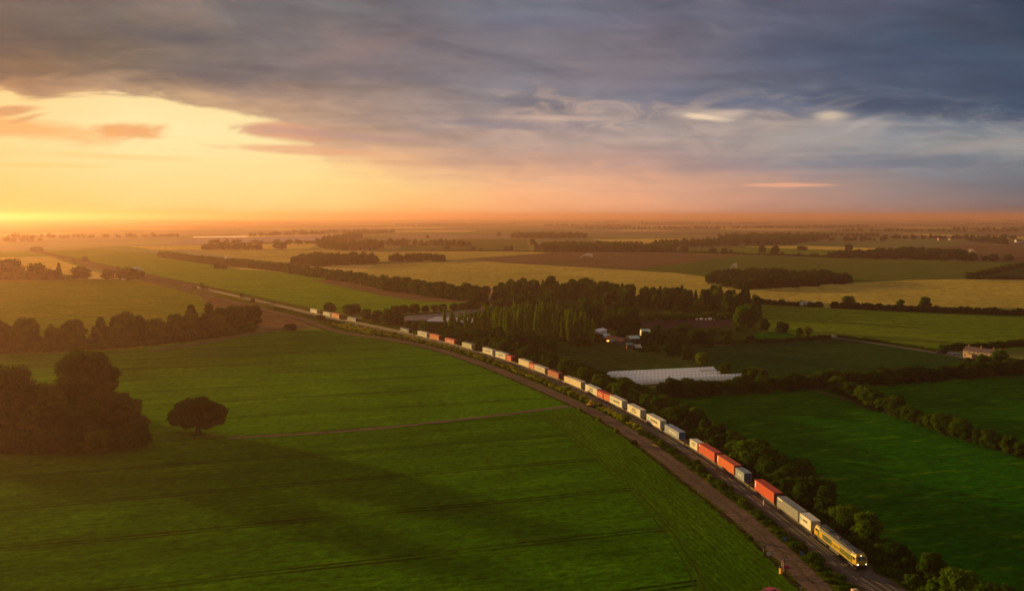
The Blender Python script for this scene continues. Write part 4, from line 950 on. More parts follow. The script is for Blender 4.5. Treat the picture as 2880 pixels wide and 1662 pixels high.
# --- the tree belt behind the near field
j = 0
bl = smooth_line([V(-60,868), V(60,866), V(200,860), V(330,850), V(450,838), V(540,826), V(622,812)], 2)
tops = []
for side_, st in ((0, 11.0), (13, 12.0), (26, 15.0)):
    for p in along(bl, st, 1.6, side_):
        h = rnd.uniform(10, 17) * (1.12 if side_ > 10 else .85); j += 1; tops.append(p)
        tree('belt_tree', p[0], p[1], h, h * rnd.uniform(.75, .95), rnd.choice(['big0', 'big1', 'big2', 'big3', 'round1', 'dome0', 'tall0']), 'leaf', 'dark rounded tree of the belt between the brown field and the near crop', 'tree', 'trees of the belt behind the near crop')
mass('undergrowth', [(p[0], p[1], rnd.uniform(3, 7), rnd.uniform(7, 11)) for sd in (-4, 4, 12, 20) for p in along(bl, 6.5, 2, sd)], 'leaf', ['mid0', 'mid1', 'mid2'])
x, y = V(618, 806); tree('belt_tree', x, y, 15.5, 17, 'round1', 'leaf_dark', 'big round tree closing the right end of the belt behind the near crop', 'tree')
x, y = Rg(0,850,.309)(820*.0+ 2330, 240); x, y = V(715, 812); tree('bush', x, y, 4.6, 10, 'bush0', 'leaf_dark', 'lone dark bush on the corner of the brown field right of the tree belt', 'bush')

# --- poplars
POP = [(632,452,655),(690,600,690),(716,485,690),(752,560,690),(800,505,690),(835,520,640),(880,485,690),(930,512,700),(985,520,680),(1008,500,700),(1040,485,710),(1075,520,720),(1110,440,720),(1135,445,720),(1160,452,730),(1215,478,740),(1240,462,750),(1262,470,752),(1300,488,760),
       (1340,480,770),(1372,520,790),(1392,490,790),(1420,470,770),(1446,385,720),(1470,430,740),(1510,440,750),(1545,430,760),(1590,580,810),(1622,430,760),(1660,440,770),(1700,585,830),(1722,440,780),(1760,400,760),(1790,410,770),(1850,420,780),(1892,398,780),(1915,560,820),(1960,430,800),(2020,560,840),(2060,500,830),(2095,520,850),(2140,480,820),(2180,530,850),(2240,520,850),(2290,540,860),(2330,560,860),(2380,600,870)]
for i, (zx, zt_, zb_) in enumerate(POP):
    x, y = Z9(zx, zb_); h = (zb_ - zt_) * .2378 * y / FPX * 1.12; w = rnd.uniform(2.8, 3.6)
    tree('poplar_tree', x, y, h, w, 'col%d' % rnd.randrange(3), 'leaf_poplar', f'slender columnar poplar, {ordn(i+1)} from the left of the poplar stand', 'poplar', 'poplars of the stand behind the train')

# --- wood round the market garden
def wood(poly, n, mind, hr, kinds, mk, label, grp, shape=.8, name='woodland_tree'):
    mass('undergrowth', [(p[0], p[1], rnd.uniform(.35, .6) * hr[0], rnd.uniform(6, 9)) for p in scatter(poly, int(n * 1.3), 3.5)], mk, ['mid0', 'mid1', 'mid2'])
    for p in scatter(poly, n, mind):
        h = rnd.uniform(*hr); tree(name, p[0], p[1], h, h * shape * rnd.uniform(.85, 1.15), rnd.choice(kinds), mk, label, 'tree', grp)
mixw = ['round0', 'round1', 'tall2', 'round2', 'broad1', 'round3', 'tall1', 'broad2']
mixk = ['round0', 'round1', 'round2', 'tall0', 'tall1', 'tall2', 'broad0']
wood([Z9(1290,330), Z9(1900,330), Z9(2523,360), Z9(2523,250), Z9(1290,240)], 62, 4.2, (10, 16), mixw, 'leaf', 'dark tree in the back rank of the wood, against the wheat field', 'trees in the back rank of the wood', .56)
wood([G(1660,862), G(2000,880), G(2125,896), G(2135,850), G(1900,838), G(1660,832)], 80, 4.6, (10, 16), mixw, 'leaf', 'tall tree in the wood right of the poplars, above the brown yard', 'trees of the wood above the brown yard', .56)
wood([G(1520,905), G(1690,925), G(1790,945), G(1790,900), G(1640,880), G(1450,865)], 38, 6.0, (9, 14), mixk, 'leaf', 'mid-height tree in the wood just above the farm buildings', 'trees of the wood above the farm buildings', .7)
wood([Z9(1290,420), Z9(1900,440), Z9(1900,330), Z9(1290,330)], 18, 6.5, (11, 15), mixk, 'leaf', 'rounded tree in the wood directly behind the poplars', 'trees of the wood behind the poplars', .7)
wood([G(1330,962), G(1500,988), G(1560,1000), G(1560,975), G(1400,950), G(1330,945)], 20, 6.5, (6, 9), ['round0', 'round1', 'broad0', 'broad1'], 'leaf_dark', 'rounded dark tree between the poplars and the train', 'trees between the poplars and the train', .9)
wood([G(1700,955), G(1790,985), G(1900,1000), G(1965,1020), G(1990,960), G(1930,940), G(1830,932)], 16, 7.0, (4, 8), ['broad0', 'broad1', 'round0'], 'leaf_dark', 'dark shrubby tree on the rough ground right of the farm buildings', 'trees on the rough ground right of the farm', 1.0)
wood([G(1570,965), G(1640,975), G(1700,960), G(1650,930), G(1560,935)], 16, 5.5, (7, 11), ['tall0', 'tall1', 'round1'], 'leaf_dark', 'dark tree between the poplars and the farm buildings', 'trees between the poplars and the farm', .6)
mass('shrubbery', [(p[0], p[1], rnd.uniform(1.5, 4), rnd.uniform(4, 8)) for p in scatter([G(1830,935), G(2000,935), G(2090,925), G(1990,970), G(1840,955)], 26, 5)], 'leaf_dark', ['mid0', 'mid1', 'mid2'])
mass('shrubbery', [(p[0], p[1], rnd.uniform(2, 5), rnd.uniform(4, 9)) for p in scatter([G(1760,884), G(2090,888), G(2090,902), G(1760,900)], 40, 4.5)], 'leaf', ['mid0', 'mid1', 'mid2'])
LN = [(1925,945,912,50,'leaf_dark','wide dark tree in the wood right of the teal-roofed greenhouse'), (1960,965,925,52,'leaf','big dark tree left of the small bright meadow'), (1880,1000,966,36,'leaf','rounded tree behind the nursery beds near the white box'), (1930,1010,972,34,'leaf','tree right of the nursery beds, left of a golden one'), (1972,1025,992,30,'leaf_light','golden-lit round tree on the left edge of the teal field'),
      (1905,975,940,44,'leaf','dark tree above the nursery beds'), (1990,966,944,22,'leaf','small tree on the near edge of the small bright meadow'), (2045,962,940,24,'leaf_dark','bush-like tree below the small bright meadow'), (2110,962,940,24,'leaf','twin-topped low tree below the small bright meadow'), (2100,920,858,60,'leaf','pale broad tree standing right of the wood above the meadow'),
      (2150,930,895,26,'leaf','slim tree between the pale broad tree and the lane'), (2200,935,905,34,'leaf_dark','dark tree at the start of the lane, left one'), (2247,944,920,20,'leaf','small dark tree at the start of the lane'), (2270,946,917,26,'leaf_light','bright green round tree at the start of the lane by the white car'),
      (927,905,852,0,'leaf_dark','')]
for px, pb, pt, wp, mk, lb in LN:
    if not lb: continue
    x, y = G(px, pb); tree('field_tree', x, y, (pb - pt) * y / FPX, wp * y / FPX, 'round%d' % rnd.randrange(4), mk, lb, 'tree')
T2 = [(927,878,851,34,'round tree behind the far end of the train, left of two'), (990,886,856,48,'wider round tree behind the slate container at the far end of the train'), (1030,898,868,32,'tree right of the wide round one behind the train'), (1060,905,872,36,'dark tree behind the long empty gap, left one'),
      (1092,912,868,44,'tall dark tree behind the long empty gap'), (1120,915,880,34,'dark tree left of the white glasshouse roofs'), (1150,926,910,24,'low tree in front of the white glasshouse roofs'), (1185,929,906,30,'bushy tree in front of the white glasshouse roofs'), (1225,934,916,28,'bushy tree at the foot of the first poplars'), (1265,938,918,28,'round tree at the foot of the first poplars'), (900,900,886,22,'bush in front of the pale container near the train tail')]
for px, pb, pt, wp, lb in T2:
    x, y = G(px, pb); tree('field_tree', x, y, (pb - pt) * y / FPX, wp * y / FPX, 'round%d' % rnd.randrange(4), 'leaf', lb, 'tree')
# hedge left of the glasshouse
j = 0
for p in along([G(1110,880), G(1180,877), G(1280,872), G(1400,862), G(1440,858)], 8.5, 1.5):
    j += 1; h = rnd.uniform(5, 8); tree('hedgerow_tree', p[0], p[1], h, h * 1.25, 'broad%d' % rnd.randrange(3), 'leaf', f'dark hedge tree, {ordn(j)} from the left along the grey covered beds', 'tree', 'hedge trees behind the grey covered beds')
# trees along the main road belt (nearer part individually, far part as one mass)
j = 0
for p in along([G(1075,812), G(1130,822), G(1200,832), G(1290,842), G(1360,850), G(1420,852)], 9.0, 2.5) + along([G(1100,806), G(1180,816), G(1290,826), G(1400,832)], 11.0, 2.5):
    h = rnd.uniform(8, 12.5); tree('roadside_tree', p[0], p[1], h, h * 1.0, rnd.choice(['round0', 'round2', 'broad0', 'broad1']), 'leaf', 'rounded tree in the belt between the main road and the green field', 'tree', 'trees of the belt along the main road')
mass('roadside_woodland', [(p[0], p[1], rnd.uniform(6, 11), rnd.uniform(10, 16)) for sd in (0, 9, 18) for p in along([G(450,722), G(560,738), G(700,752), G(800,764), G(900,780), G(1000,794), G(1090,812)], 7.0, 3.0, sd)], 'leaf', ['mid0', 'mid1', 'mid2'])
# isolated parkland trees far off
for i, (zx, zb_, zt_, w_, lb) in enumerate([(210,442,372,52,'lone round tree on the pale meadow, nearest of the far parkland trees'), (133,382,338,44,'lone tree left of the nearest parkland tree'), (1075,392,332,66,'lone tree at the left end of the dark far wood'), (470,446,408,52,'bushy tree on the far hedge line, left of three'), (553,448,424,34,'small bushy tree on the far hedge line'), (803,448,408,40,'tree on the far hedge line left of a twin'), (856,448,402,44,'twin tree on the far hedge line'),
        (733,300,268,40,'faint lone tree in the hazy parkland'), (12,325,292,30,'faint tree at the left of the hazy parkland')]):
    x, y = Z3(zx, zb_); tree('parkland_tree', x, y, (zb_ - zt_) * .27745 * y / FPX, w_ * .27745 * y / FPX, 'mid%d' % (i % 3), 'leaf_dark', lb, 'tree', None, False)
for i, (zx, zb_, zt_, w_, lb) in enumerate([(443,470,408,84,'round hedgerow tree left of the gap in the far hedge'), (735,480,420,80,'tree in the far hedge left of a double one'), (857,482,428,66,'tree in the far hedge, second after the gap'), (925,480,440,44,'small round tree in the far hedge'), (1235,470,402,70,'tall tree against the far yellow strip'), (1368,496,404,92,'big tree nearest the far yellow strip'),
        (1443,500,468,48,'small tree right of the big one by the yellow strip'), (1612,502,474,40,'small dark round tree alone on the far hedge'), (1770,512,476,90,'pair of small trees joined on the far hedge'), (2115,444,384,74,'dark tree standing on the yellow strip'), (1640,444,404,100,'low dark thicket on the yellow strip')]):
    x, y = Z4(zx, zb_); tree('parkland_tree', x, y, (zb_ - zt_) * .27745 * y / FPX, w_ * .27745 * y / FPX, 'mid%d' % (i % 3), 'leaf_dark', lb, 'tree', None, False)
for i, (zx, zb_, zt_, w_, lb) in enumerate([(2000,552,476,84,'dark tree on the hedge below the faint water jet'), (2125,550,500,50,'small tree right of the dark one below the water jet'), (2215,552,486,90,'wide tree on the hedge near the right edge'), (2360,552,490,90,'round tree nearest the right end of the far hedge'), (1715,552,490,60,'tree at the right end of the long far treeline')]):
    x, y = Z5(zx, zb_); tree('parkland_tree', x, y, (zb_ - zt_) * .27745 * y / FPX, w_ * .27745 * y / FPX, 'mid%d' % (i % 3), 'leaf_dark', lb, 'tree', None, False)
for i, (zx, zb_, zt_, w_, lb) in enumerate([(600,740,572,80,'pointed tall tree rising above the hazy left thicket'), (815,730,612,180,'domed tree right of the pointed one in the haze'), (100,700,535,260,'large hazy tree at the left edge below the golden field'), (370,740,585,190,'spreading hazy tree left of the pointed one'), (520,740,640,130,'low hazy tree at the foot of the pointed one'), (1100,730,640,130,'hazy bushy tree left of the white barn'), (1200,725,610,60,'slim hazy tree beside the white barn'), (1300,735,625,210,'broad hazy tree in front of the white barn'), (1420,725,650,90,'hazy tree right of the white barn'),
        (865,560,510,62,'lone hazy tree on the yellow-green field edge'), (685,540,508,50,'faint bush left of the lone hazy tree'), (740,556,526,36,'faint small bush beside the lone hazy tree'), (365,460,412,120,'faint clump of trees in the far left haze'), (2040,820,780,30,'small tree by the railway near the crossing cottage'), (2075,842,805,60,'bush by the railway near the crossing cottage'), (2200,632,585,60,'left of two bushes on the hazy field'), (2275,638,590,64,'right of two bushes on the hazy field'), (2445,925,880,34,'lone bush beside the distant railway')]):
    x, y = Z1(zx, zb_); tree('field_tree', x, y, (zb_ - zt_) * .27745 * y / FPX, w_ * .27745 * y / FPX, ('tall%d' if w_ < 100 and zb_ - zt_ > 100 else 'mid%d') % (i % 3), 'leaf', lb, 'tree', None, False)
mass('thicket', [(p[0], p[1], rnd.uniform(4, 8), rnd.uniform(9, 14)) for p in along([Z1(-60,745), Z1(300,742), Z1(700,735), Z1(760,730)], 7, 3) + along([Z1(-60,715), Z1(200,700), Z1(280,690)], 8, 3)], 'leaf', ['mid0', 'mid1', 'mid2'])
for i, (px, pb, pt, wp, lb) in enumerate([(680,836,824,9,'small bush by the far railway, left of two'), (710,851,839,13,'dark round bush by the far railway'), (769,853,845,11,'small round bush between the far railway and the field'), (2386,853,833,36,'pale round tree rising from the long dark hedge'), (2533,866,842,20,'small tree rising from the long dark hedge'), (2603,868,835,28,'taller tree rising from the long dark hedge'), (2020,840,825,14,'dark round bush at the left start of the long hedge'), (2653,993,970,30,'dark tree behind the parked cars by the white houses'), (2725,1032,1006,34,'round tree in front of the left end of the white houses'), (2765,1030,998,40,'wider tree in front of the middle of the white houses'), (2812,1024,984,44,'dark tree hiding the right end of the white houses')]):
    x, y = G(px, pb); tree('field_tree', x, y, (pb - pt) * y / FPX, wp * y / FPX, 'mid%d' % (i % 3), 'leaf' if i != 7 else 'leaf_dark', lb, 'tree')

# --- clipped hedges
def hedge(pts, h, w, label, mk='leaf_dark', kinds=('bush0', 'bush1', 'bush2'), step=None):
    Vs, Qs, Ts = [], [], []; n = 0
    for x, y in along(pts, step or w * .45, w * .15):
        v, q, t = PA[rnd.choice(kinds)]; a = rnd.random() * 6.28; c, s = math.cos(a), math.sin(a); k = w / .8 * rnd.uniform(.8, 1.25); hh = h * rnd.uniform(.75, 1.2)
        Vs.append(np.stack([(v[:, 0] * c - v[:, 1] * s) * k + x, (v[:, 0] * s + v[:, 1] * c) * k + y, v[:, 2] * hh / .85 - .1], 1)); Qs.append(q + n); Ts.append(t + n); n += len(v)
    o = link('hedge', np_mesh('hedge', np.concatenate(Vs), np.concatenate(Qs), np.concatenate(Ts), [M[mk]])); return tag(o, label, 'hedge')
MK = ('mid0', 'mid1', 'mid2')
hedge([G(2020,846), G(2200,858), G(2310,864)], 3.6, 5, 'dark field hedge with a gap where a white lorry shows, left part', kinds=MK)
hedge([G(2345,866), G(2500,873), G(2700,881), G(2960,889)], 4.2, 5, 'long dark hedge between two olive fields, right of the white lorry', kinds=MK)
hedge([G(1985,968), G(2060,966), G(2200,961), G(2330,951)], 2.0, 3.5, 'low dark hedge between the small bright meadow and the teal field', kinds=MK)
hedge([G(2360,948), G(2440,958), G(2560,976), G(2640,989)], 1.3, 2.0, 'low verge hedge along the lane to the white houses', 'leaf', kinds=MK)
hedge([G(2660,984), G(2760,980), G(2860,972), G(2960,968)], 3.0, 5, 'dark garden hedge behind the white houses', kinds=MK)
hedge([Z4(0,466), Z4(500,470), Z4(900,484), Z4(1400,500), Z4(1900,518), Z4(2523,530)], 3.0, 8, 'thin dark hedge line between the brown field and the far meadows', kinds=('far0', 'far1', 'far2'), step=6)
hedge([Z3(0,452), Z3(700,456), Z3(1300,462), Z3(2523,468)], 2.5, 8, 'thin straight hedge line below the far parkland', kinds=('far0', 'far1', 'far2'), step=6)
hedge([Z5(1950,722), Z5(2150,690), Z5(2350,640), Z5(2560,600)], 5, 9, 'dark hedge slanting to the right edge above the golden field', kinds=('far0', 'far1', 'far2'), step=5)
hedge([Z5(1950,735), Z5(2200,738), Z5(2600,740)], 4, 7, 'dark hedge on the top edge of the golden field at the right', kinds=('far0', 'far1', 'far2'), step=5)
hedge([Z2(0,372), Z2(500,378), Z2(1000,360)], 2.5, 9, 'thin hazy hedge between the lilac covered field and a golden strip', kinds=('far0', 'far1', 'far2'), step=8)

# --- far woods, each one mass
def far_wood(poly, n, hr, name='woodland', mk='leaf_dark', kinds=('far0', 'far1', 'far2')):
    return mass(name, [(p[0], p[1], rnd.uniform(*hr), rnd.uniform(9, 14)) for p in scatter(poly, n, 4.0)], mk, list(kinds))
far_wood([Z4(670,770), Z4(1040,842), Z4(1500,826), Z4(2060,790), Z4(2130,765), Z4(2000,735), Z4(1100,700), Z4(760,720)], 210, (8, 12), 'copse', 'leaf_dark', MK)
far_wood([Z2(760,590), Z2(1000,612), Z2(1300,600), Z2(1660,572), Z2(1600,545), Z2(900,540)], 90, (11, 16), 'copse', 'leaf_dark', MK)
far_wood([Z2(1940,560), Z2(2340,556), Z2(2300,535), Z2(1980,535)], 30, (9, 13), 'copse', 'leaf_dark', MK)
far_wood([Z2(1790,560), Z2(1910,558), Z2(1900,545), Z2(1800,545)], 8, (9, 14), 'copse', 'leaf_dark', MK)
far_wood([Z2(1050,420), Z2(1250,450), Z2(1750,440), Z2(1700,418), Z2(1200,410)], 80, (14, 20))
far_wood([Z2(1040,400), Z2(1500,330), Z2(1500,310), Z2(1150,350)], 90, (14, 20))
far_wood([Z2(600,425), Z2(720,440), Z2(720,425)], 10, (12, 16)); far_wood([Z2(-100,440), Z2(370,438), Z2(370,430), Z2(-100,428)], 40, (10, 15)); far_wood([Z2(400,440), Z2(500,438), Z2(500,430), Z2(400,430)], 10, (9, 12))
far_wood([Z3(1100,450), Z3(2170,462), Z3(2523,455), Z3(2500,430), Z3(1600,415), Z3(1180,415)], 260, (12, 18))
far_wood([Z3(860,325), Z3(1200,330), Z3(1620,325), Z3(1600,300), Z3(900,300)], 150, (12, 18))
far_wood([Z4(120,412), Z4(800,408), Z4(800,385), Z4(250,385)], 90, (12, 18))
far_wood([Z4(780,400), Z4(1530,395), Z4(1900,330), Z4(1900,315), Z4(1000,330), Z4(780,360)], 300, (14, 22))
far_wood([Z5(540,522), Z5(900,528), Z5(1200,535), Z5(1700,545), Z5(1950,550), Z5(1950,500), Z5(1300,470), Z5(900,500)], 240, (9, 15), 'woodland', 'leaf_dark', MK)
far_wood([Z5(1900,350), Z5(2100,370), Z5(2350,390), Z5(2300,360), Z5(2000,335)], 60, (12, 18))
# scattered treelines out to the horizon
rr2 = random.Random(99)
for k in range(46):
    d0 = 2300 * (1.068 ** k); x0 = rr2.uniform(-.66, .66) * d0
    L = rr2.uniform(300, 1100) * (d0 / 3500) ** .5; ang = rr2.uniform(-.25, .25) + (1.2 if rr2.random() < .15 else 0)
    items = []; n = int(L / 13)
    for i in range(n):
        if rr2.random() < .14: continue
        t = (i / n - .5) * L; items.append((x0 + math.cos(ang) * t + rr2.uniform(-8, 8), d0 + math.sin(ang) * t + rr2.uniform(-30, 30), rr2.uniform(8, 17), rr2.uniform(11, 20)))
    if items: mass('distant_treeline', items, 'leaf_dark', ['far0', 'far1', 'far2'])

# --- scrub of the railway verge
def strip_pt(s, f):                              # point at rail arc length s, fraction f across the verge between road (0) and ballast (1)
    x, y, a = at_s(s); ox, oy = x, y; RLn = (-math.sin(a), math.cos(a))
    ddir = (math.sin(a), -math.cos(a))
    # distance to the road centre line on the visible side
    best = 1e9
    for p in road_line[::3]:
        vx, vy = p[0] - ox, p[1] - oy; dd = vx * ddir[0] + vy * ddir[1]; tt = abs(vx * math.cos(a) + vy * math.sin(a))
        if tt < 4 and dd > 0: best = min(best, dd)
    if best > 80: best = 20
    dd = 6.6 + (best - 3.4 - 6.6) * (1 - f); return ox + ddir[0] * dd, oy + ddir[1] * dd
items = []; lit = []
for s in np.arange(90, 760, 2.3):
    for f in (.15, .4, .65, .9):
        if rnd.random() < .75:
            x, y = strip_pt(s + rnd.uniform(-1, 1), f + rnd.uniform(-.1, .1)); items.append((x, y, rnd.uniform(.5, 1.3), rnd.uniform(1.2, 2.6)))
mass('scrub', items, 'leaf', ['mid0', 'mid1', 'mid2'])
tg = []
for s in np.arange(255, 620, 1.1):
    for f in (.45, .6, .75, .9):
        if rnd.random() < .8: x, y = strip_pt(s + rnd.uniform(-.6, .6), f + rnd.uniform(-.08, .08)); tg.append((x, y, rnd.uniform(.7, 1.7), rnd.uniform(1.0, 2.0)))
mass('tall_grass', tg, 'leaf_grass', ['far0', 'far1', 'far2'])
j = 0
for s in np.arange(118, 560, 6.0):
    yy = at_s(s)[1]
    dense = 1.0 if s > 290 else .55
    if rnd.random() > dense: continue
    x, y = strip_pt(s + rnd.uniform(-2, 2), rnd.uniform(.25, .75)); j += 1; h = rnd.uniform(1.3, 2.4) * (1.35 if rnd.random() < .25 else 1)
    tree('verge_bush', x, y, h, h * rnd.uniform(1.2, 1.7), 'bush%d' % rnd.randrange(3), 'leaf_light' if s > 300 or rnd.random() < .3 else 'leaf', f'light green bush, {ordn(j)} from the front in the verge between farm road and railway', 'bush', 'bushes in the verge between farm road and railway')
j = 0
for s in np.arange(20, len(road_line) - 20, 9):
    if rnd.random() < .4: continue
    p = offset(road_line[s-1:s+2], -4.4)[1]
    if p[1] > 420 or p[1] < 150: continue
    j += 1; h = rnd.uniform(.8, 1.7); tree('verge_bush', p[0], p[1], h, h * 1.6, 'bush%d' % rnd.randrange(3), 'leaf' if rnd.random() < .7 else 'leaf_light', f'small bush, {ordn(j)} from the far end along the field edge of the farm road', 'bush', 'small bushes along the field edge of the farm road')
# ------------------------------------------------------------------ polytunnels
M['poly'] = mat('polythene', (.85,.82,.86), .30, var=.10, scale=.6, spec=.5)
M['hoop'] = mat('hoop', (.25,.25,.27), .5, .4)
def polytunnel(a, b, w, h, label):
    a, b = Vector((*a, 0)), Vector((*b, 0)); L = (b - a).length; rz = math.atan2(b.y - a.y, b.x - a.x)
    t = empty('polytunnel', a, rz); tag(t, label, 'polytunnel', 'polytunnels beside the tree row')
    n = int(L / 1.9); v = []; f = []; K = 14
    for i in range(4 * n + 1):
        x = L * i / (4 * n); ph = (i % 4) / 4; r = 1 - .055 * math.sin(math.pi * ph); e = min(x, L - x); r *= math.sqrt(min(1, (e + .25) / 2.2)) if e < 1.95 else 1
        for k in range(K + 1):
            q = math.pi * k / K; v.append((x, math.cos(q) * w / 2 * r, math.sin(q) ** .85 * h * r))
    for i in range(4 * n):
        for k in range(K): f.append((i*(K+1)+k, i*(K+1)+k+1, (i+1)*(K+1)+k+1, (i+1)*(K+1)+k))
    f.append(tuple(range(K + 1))); f.append(tuple(range(4*n*(K+1), 4*n*(K+1)+K+1))[::-1])
    me = bpy.data.meshes.new('cover'); me.from_pydata(v, [], f); me.update(); link('cover', me, M['poly'], t)
    q = MB()
    for i in range(n + 1):
        x = max(.1, min(L - .1, L * i / n)); e = min(x, L - x)
        if e < 1.9: continue
        for k in range(8):
            a0, a1 = math.pi * k / 8, math.pi * (k + 1) / 8
            q.cyl((x, math.cos(a0) * w / 2 * 1.005, math.sin(a0) ** .85 * h * 1.005), (x, math.cos(a1) * w / 2 * 1.005, math.sin(a1) ** .85 * h * 1.005), .035, 4)
    q.build('hoops', M['hoop'], t)
Z6r = Z6
polytunnel(Z6r(440,1008), Z6r(1745,948), 4.7, 2.7, 'rearmost ribbed white polytunnel, farthest from the train')
polytunnel(Z6r(560,1034), Z6r(1570,984), 4.7, 2.7, 'shortest ribbed white polytunnel, second from the back')
polytunnel(Z6r(640,1064), Z6r(1905,1000), 4.7, 2.7, 'ribbed white polytunnel, second from the front')
polytunnel(Z6r(690,1098), Z6r(2080,1030), 4.7, 2.7, 'front ribbed white polytunnel, nearest the dark hedge')

# ------------------------------------------------------------------ farm buildings
for n_, c_ in dict(wall_dark=(.08,.07,.06), wall_white=(.72,.70,.69), roof_mint=(.48,.60,.56), roof_rust=(.26,.075,.035), roof_teal=(.08,.26,.22), wall_rust=(.33,.09,.03), sheet_pink=(.72,.66,.70), roof_slate=(.11,.065,.065),
                render_pink=(.52,.34,.25), render_cream=(.44,.26,.18), brick=(.16,.07,.05), door_dark=(.04,.035,.03), roof_blue=(.14,.16,.22)).items(): M[n_] = mat(n_, c_, .7, var=.18, scale=1.2)
def shed(a, b, w, hw, hr, wall, roof, label, name='barn', cat='barn', doors=2, over=.3, curved=False):
    """gabled building: a-b is its long axis on the ground"""
    a, b = Vector((*a, 0)), Vector((*b, 0)); L = (b - a).length; mid = (a + b) / 2; rz = math.atan2(b.y - a.y, b.x - a.x)
    t = empty(name, mid, rz); tag(t, label, cat)
    wl = MB(); wl.prism([(-w/2, -.4), (w/2, -.4), (w/2, hw), (0, hr), (-w/2, hw)], -L/2, L/2); wl.build('wall', M[wall], t)
    r = MB(); th = .12
    if curved:
        K = 8; P = [(math.cos(math.pi * k / K) * (w/2 + over), hw + math.sin(math.pi * k / K) * (hr - hw) + .06) for k in range(K + 1)]
        Q = [(x * .985, z - th) for x, z in P][::-1]; r.prism(P + Q, -L/2 - over, L/2 + over)
    else:
        sl = (hr - hw) / (w / 2); P = [(-w/2 - over, hw - over * sl + .04), (0, hr + .04), (w/2 + over, hw - over * sl + .04), (w/2 + over, hw - over * sl + .04 + th), (0, hr + .04 + th), (-w/2 - over, hw - over * sl + .04 + th)]
        r.prism(P, -L/2 - over, L/2 + over)
    rr_ = r.build('roof', M[roof], t)
    for i in range(doors):
        x = -L/2 + L * (i + .5) / doors
        for sg in (-1, 1): MB().box(x - 1.0, x + 1.0, min(sg*(w/2+.003), sg*(w/2+.05)), max(sg*(w/2+.003), sg*(w/2+.05)), 0, min(hw - .3, 2.4)).build('door', M['door_dark'], t)
    return t
shed(Z8(935,740), Z8(1140,690), 6, 3.6, 4.8, 'sheet_pink', 'sheet_pink', 'tall pale sheet-clad shed, leftmost of the farm buildings', doors=1)
shed(Z8(1100,790), Z8(1300,800), 7, 2.2, 3.6, 'wall_dark', 'roof_mint', 'low shed with a pale mint roof between the tall pale shed and the rust-roofed one')
shed(Z8(1270,850), Z8(1680,930), 7, 2.4, 4.0, 'wall_dark', 'roof_rust', 'long low shed with a rust-red roof in the middle of the farm', doors=4)
shed(Z8(1740,860), Z8(1960,850), 6, 2.6, 4.0, 'wall_dark', 'roof_mint', 'shed with a pale mint roof standing behind the rust-roofed one')
shed(Z8(1700,1010), Z8(1830,1010), 4, 2.6, 3.4, 'wall_rust', 'roof_teal', 'small hut with orange-brown walls and a teal roof beside the white box', 'hut', 'hut', 1)
shed(Z8(1320,900), Z8(1480,905), 3.5, 2.0, 2.6, 'wall_dark', 'roof_teal', 'small lean-to with a dull teal roof in front of the rust-roofed shed', 'lean_to', 'lean-to', 1)
shed(Z8(2040,700), Z8(2300,700), 9, 2.5, 4.2, 'wall_white', 'roof_mint', 'greenhouse with a pale teal roof, right of the other farm roofs', 'greenhouse', 'greenhouse', 2, .1)
shed(Z8(2350,690), Z8(2490,690), 7, 2.0, 3.2, 'wall_dark', 'roof_blue', 'dark blue-roofed shed right of the pale teal greenhouse')
# white box body and the post-like tank beside it
def boxbody(x, y, rz, L, w, h, m_, label, name='storage_box', cat='storage box'):
    t = empty(name, (x, y, 0), rz); tag(t, label, cat)
    MB().box(-L/2, L/2, -w/2, w/2, .35, h, .06).build('box_body', M[m_], t)
    MB().box(-L/2 - .012, -L/2 - .002, -w/2 + .1, w/2 - .1, .45, h - .15).build('door', M['wall_white'], t)
    q = MB()
    for xx in (-L/2 + .5, L/2 - .7): q.box(xx, xx + .2, -w/2 + .05, w/2 - .05, 0, .35)
    q.build('skid', M['steel_dark'], t)
x, y = Z8(1925, 1015); boxbody(x, y, -.5, 5.0, 2.4, 2.7, 'wall_white', 'white box body standing right of the small orange-brown hut')
x, y = Z8(2035, 1050); t = empty('water_tank', (x, y, 0)); tag(t, 'slim upright white tank at the right end of the farm buildings', 'tank')
MB().cyl((0,0,0.1), (0,0,2.0), .85, 20).build('tank_body', M['wall_white'], t); MB().cyl((0,0,2.0), (0,0,2.3), .85, 20, .25).build('tank_top', M['wall_white'], t); MB().box(-.9,.9,-.9,.9,0,.1).build('plinth', M['wall_dark'], t)
x, y = Z8(2155, 740); t = empty('small_tent', (x, y, 0), .3); tag(t, 'tiny white pointed tent below the pale teal greenhouse', 'tent')
MB().add([(-1.4,-1.1,0),(1.4,-1.1,0),(1.4,1.1,0),(-1.4,1.1,0),(-.9,0,1.7),(.9,0,1.7)], [(0,1,5,4),(2,3,4,5),(1,2,5),(3,0,4),(0,3,2,1)]) if False else None
q = MB(); q.add([(-1.6,-1.2,0),(1.6,-1.2,0),(1.6,1.2,0),(-1.6,1.2,0),(-1.1,0,1.7),(1.1,0,1.7)], [(0,1,5,4),(2,3,4,5),(1,2,5),(3,0,4),(0,3,2,1)]); q.build('canvas', M['white'], t); MB().cyl((-1.1,0,0),(-1.1,0,1.75),.04,6).cyl((1.1,0,0),(1.1,0,1.75),.04,6).build('pole', M['wall_dark'], t)
# orange window glint, drawn as an emitting panel on a post
M['glint_orange'] = mat('orange_glint', (.9,.7,.4), .4, emit=(1.0,.42,.06), es=2.2, var=0)
x, y = Z8(1258, 925); t = empty('window_glint', (x, y, 0)); tag(t, 'orange window glint drawn as a glowing panel on a short post in front of the farm sheds', 'lamp')
MB().cyl((0,0,0),(0,0,2.4),.07,8).build('post', M['steel_dark'], t); MB().box(-.75,.75,-.35,-.1,2.2,3.0).build('glint_panel', M['glint_orange'], t)
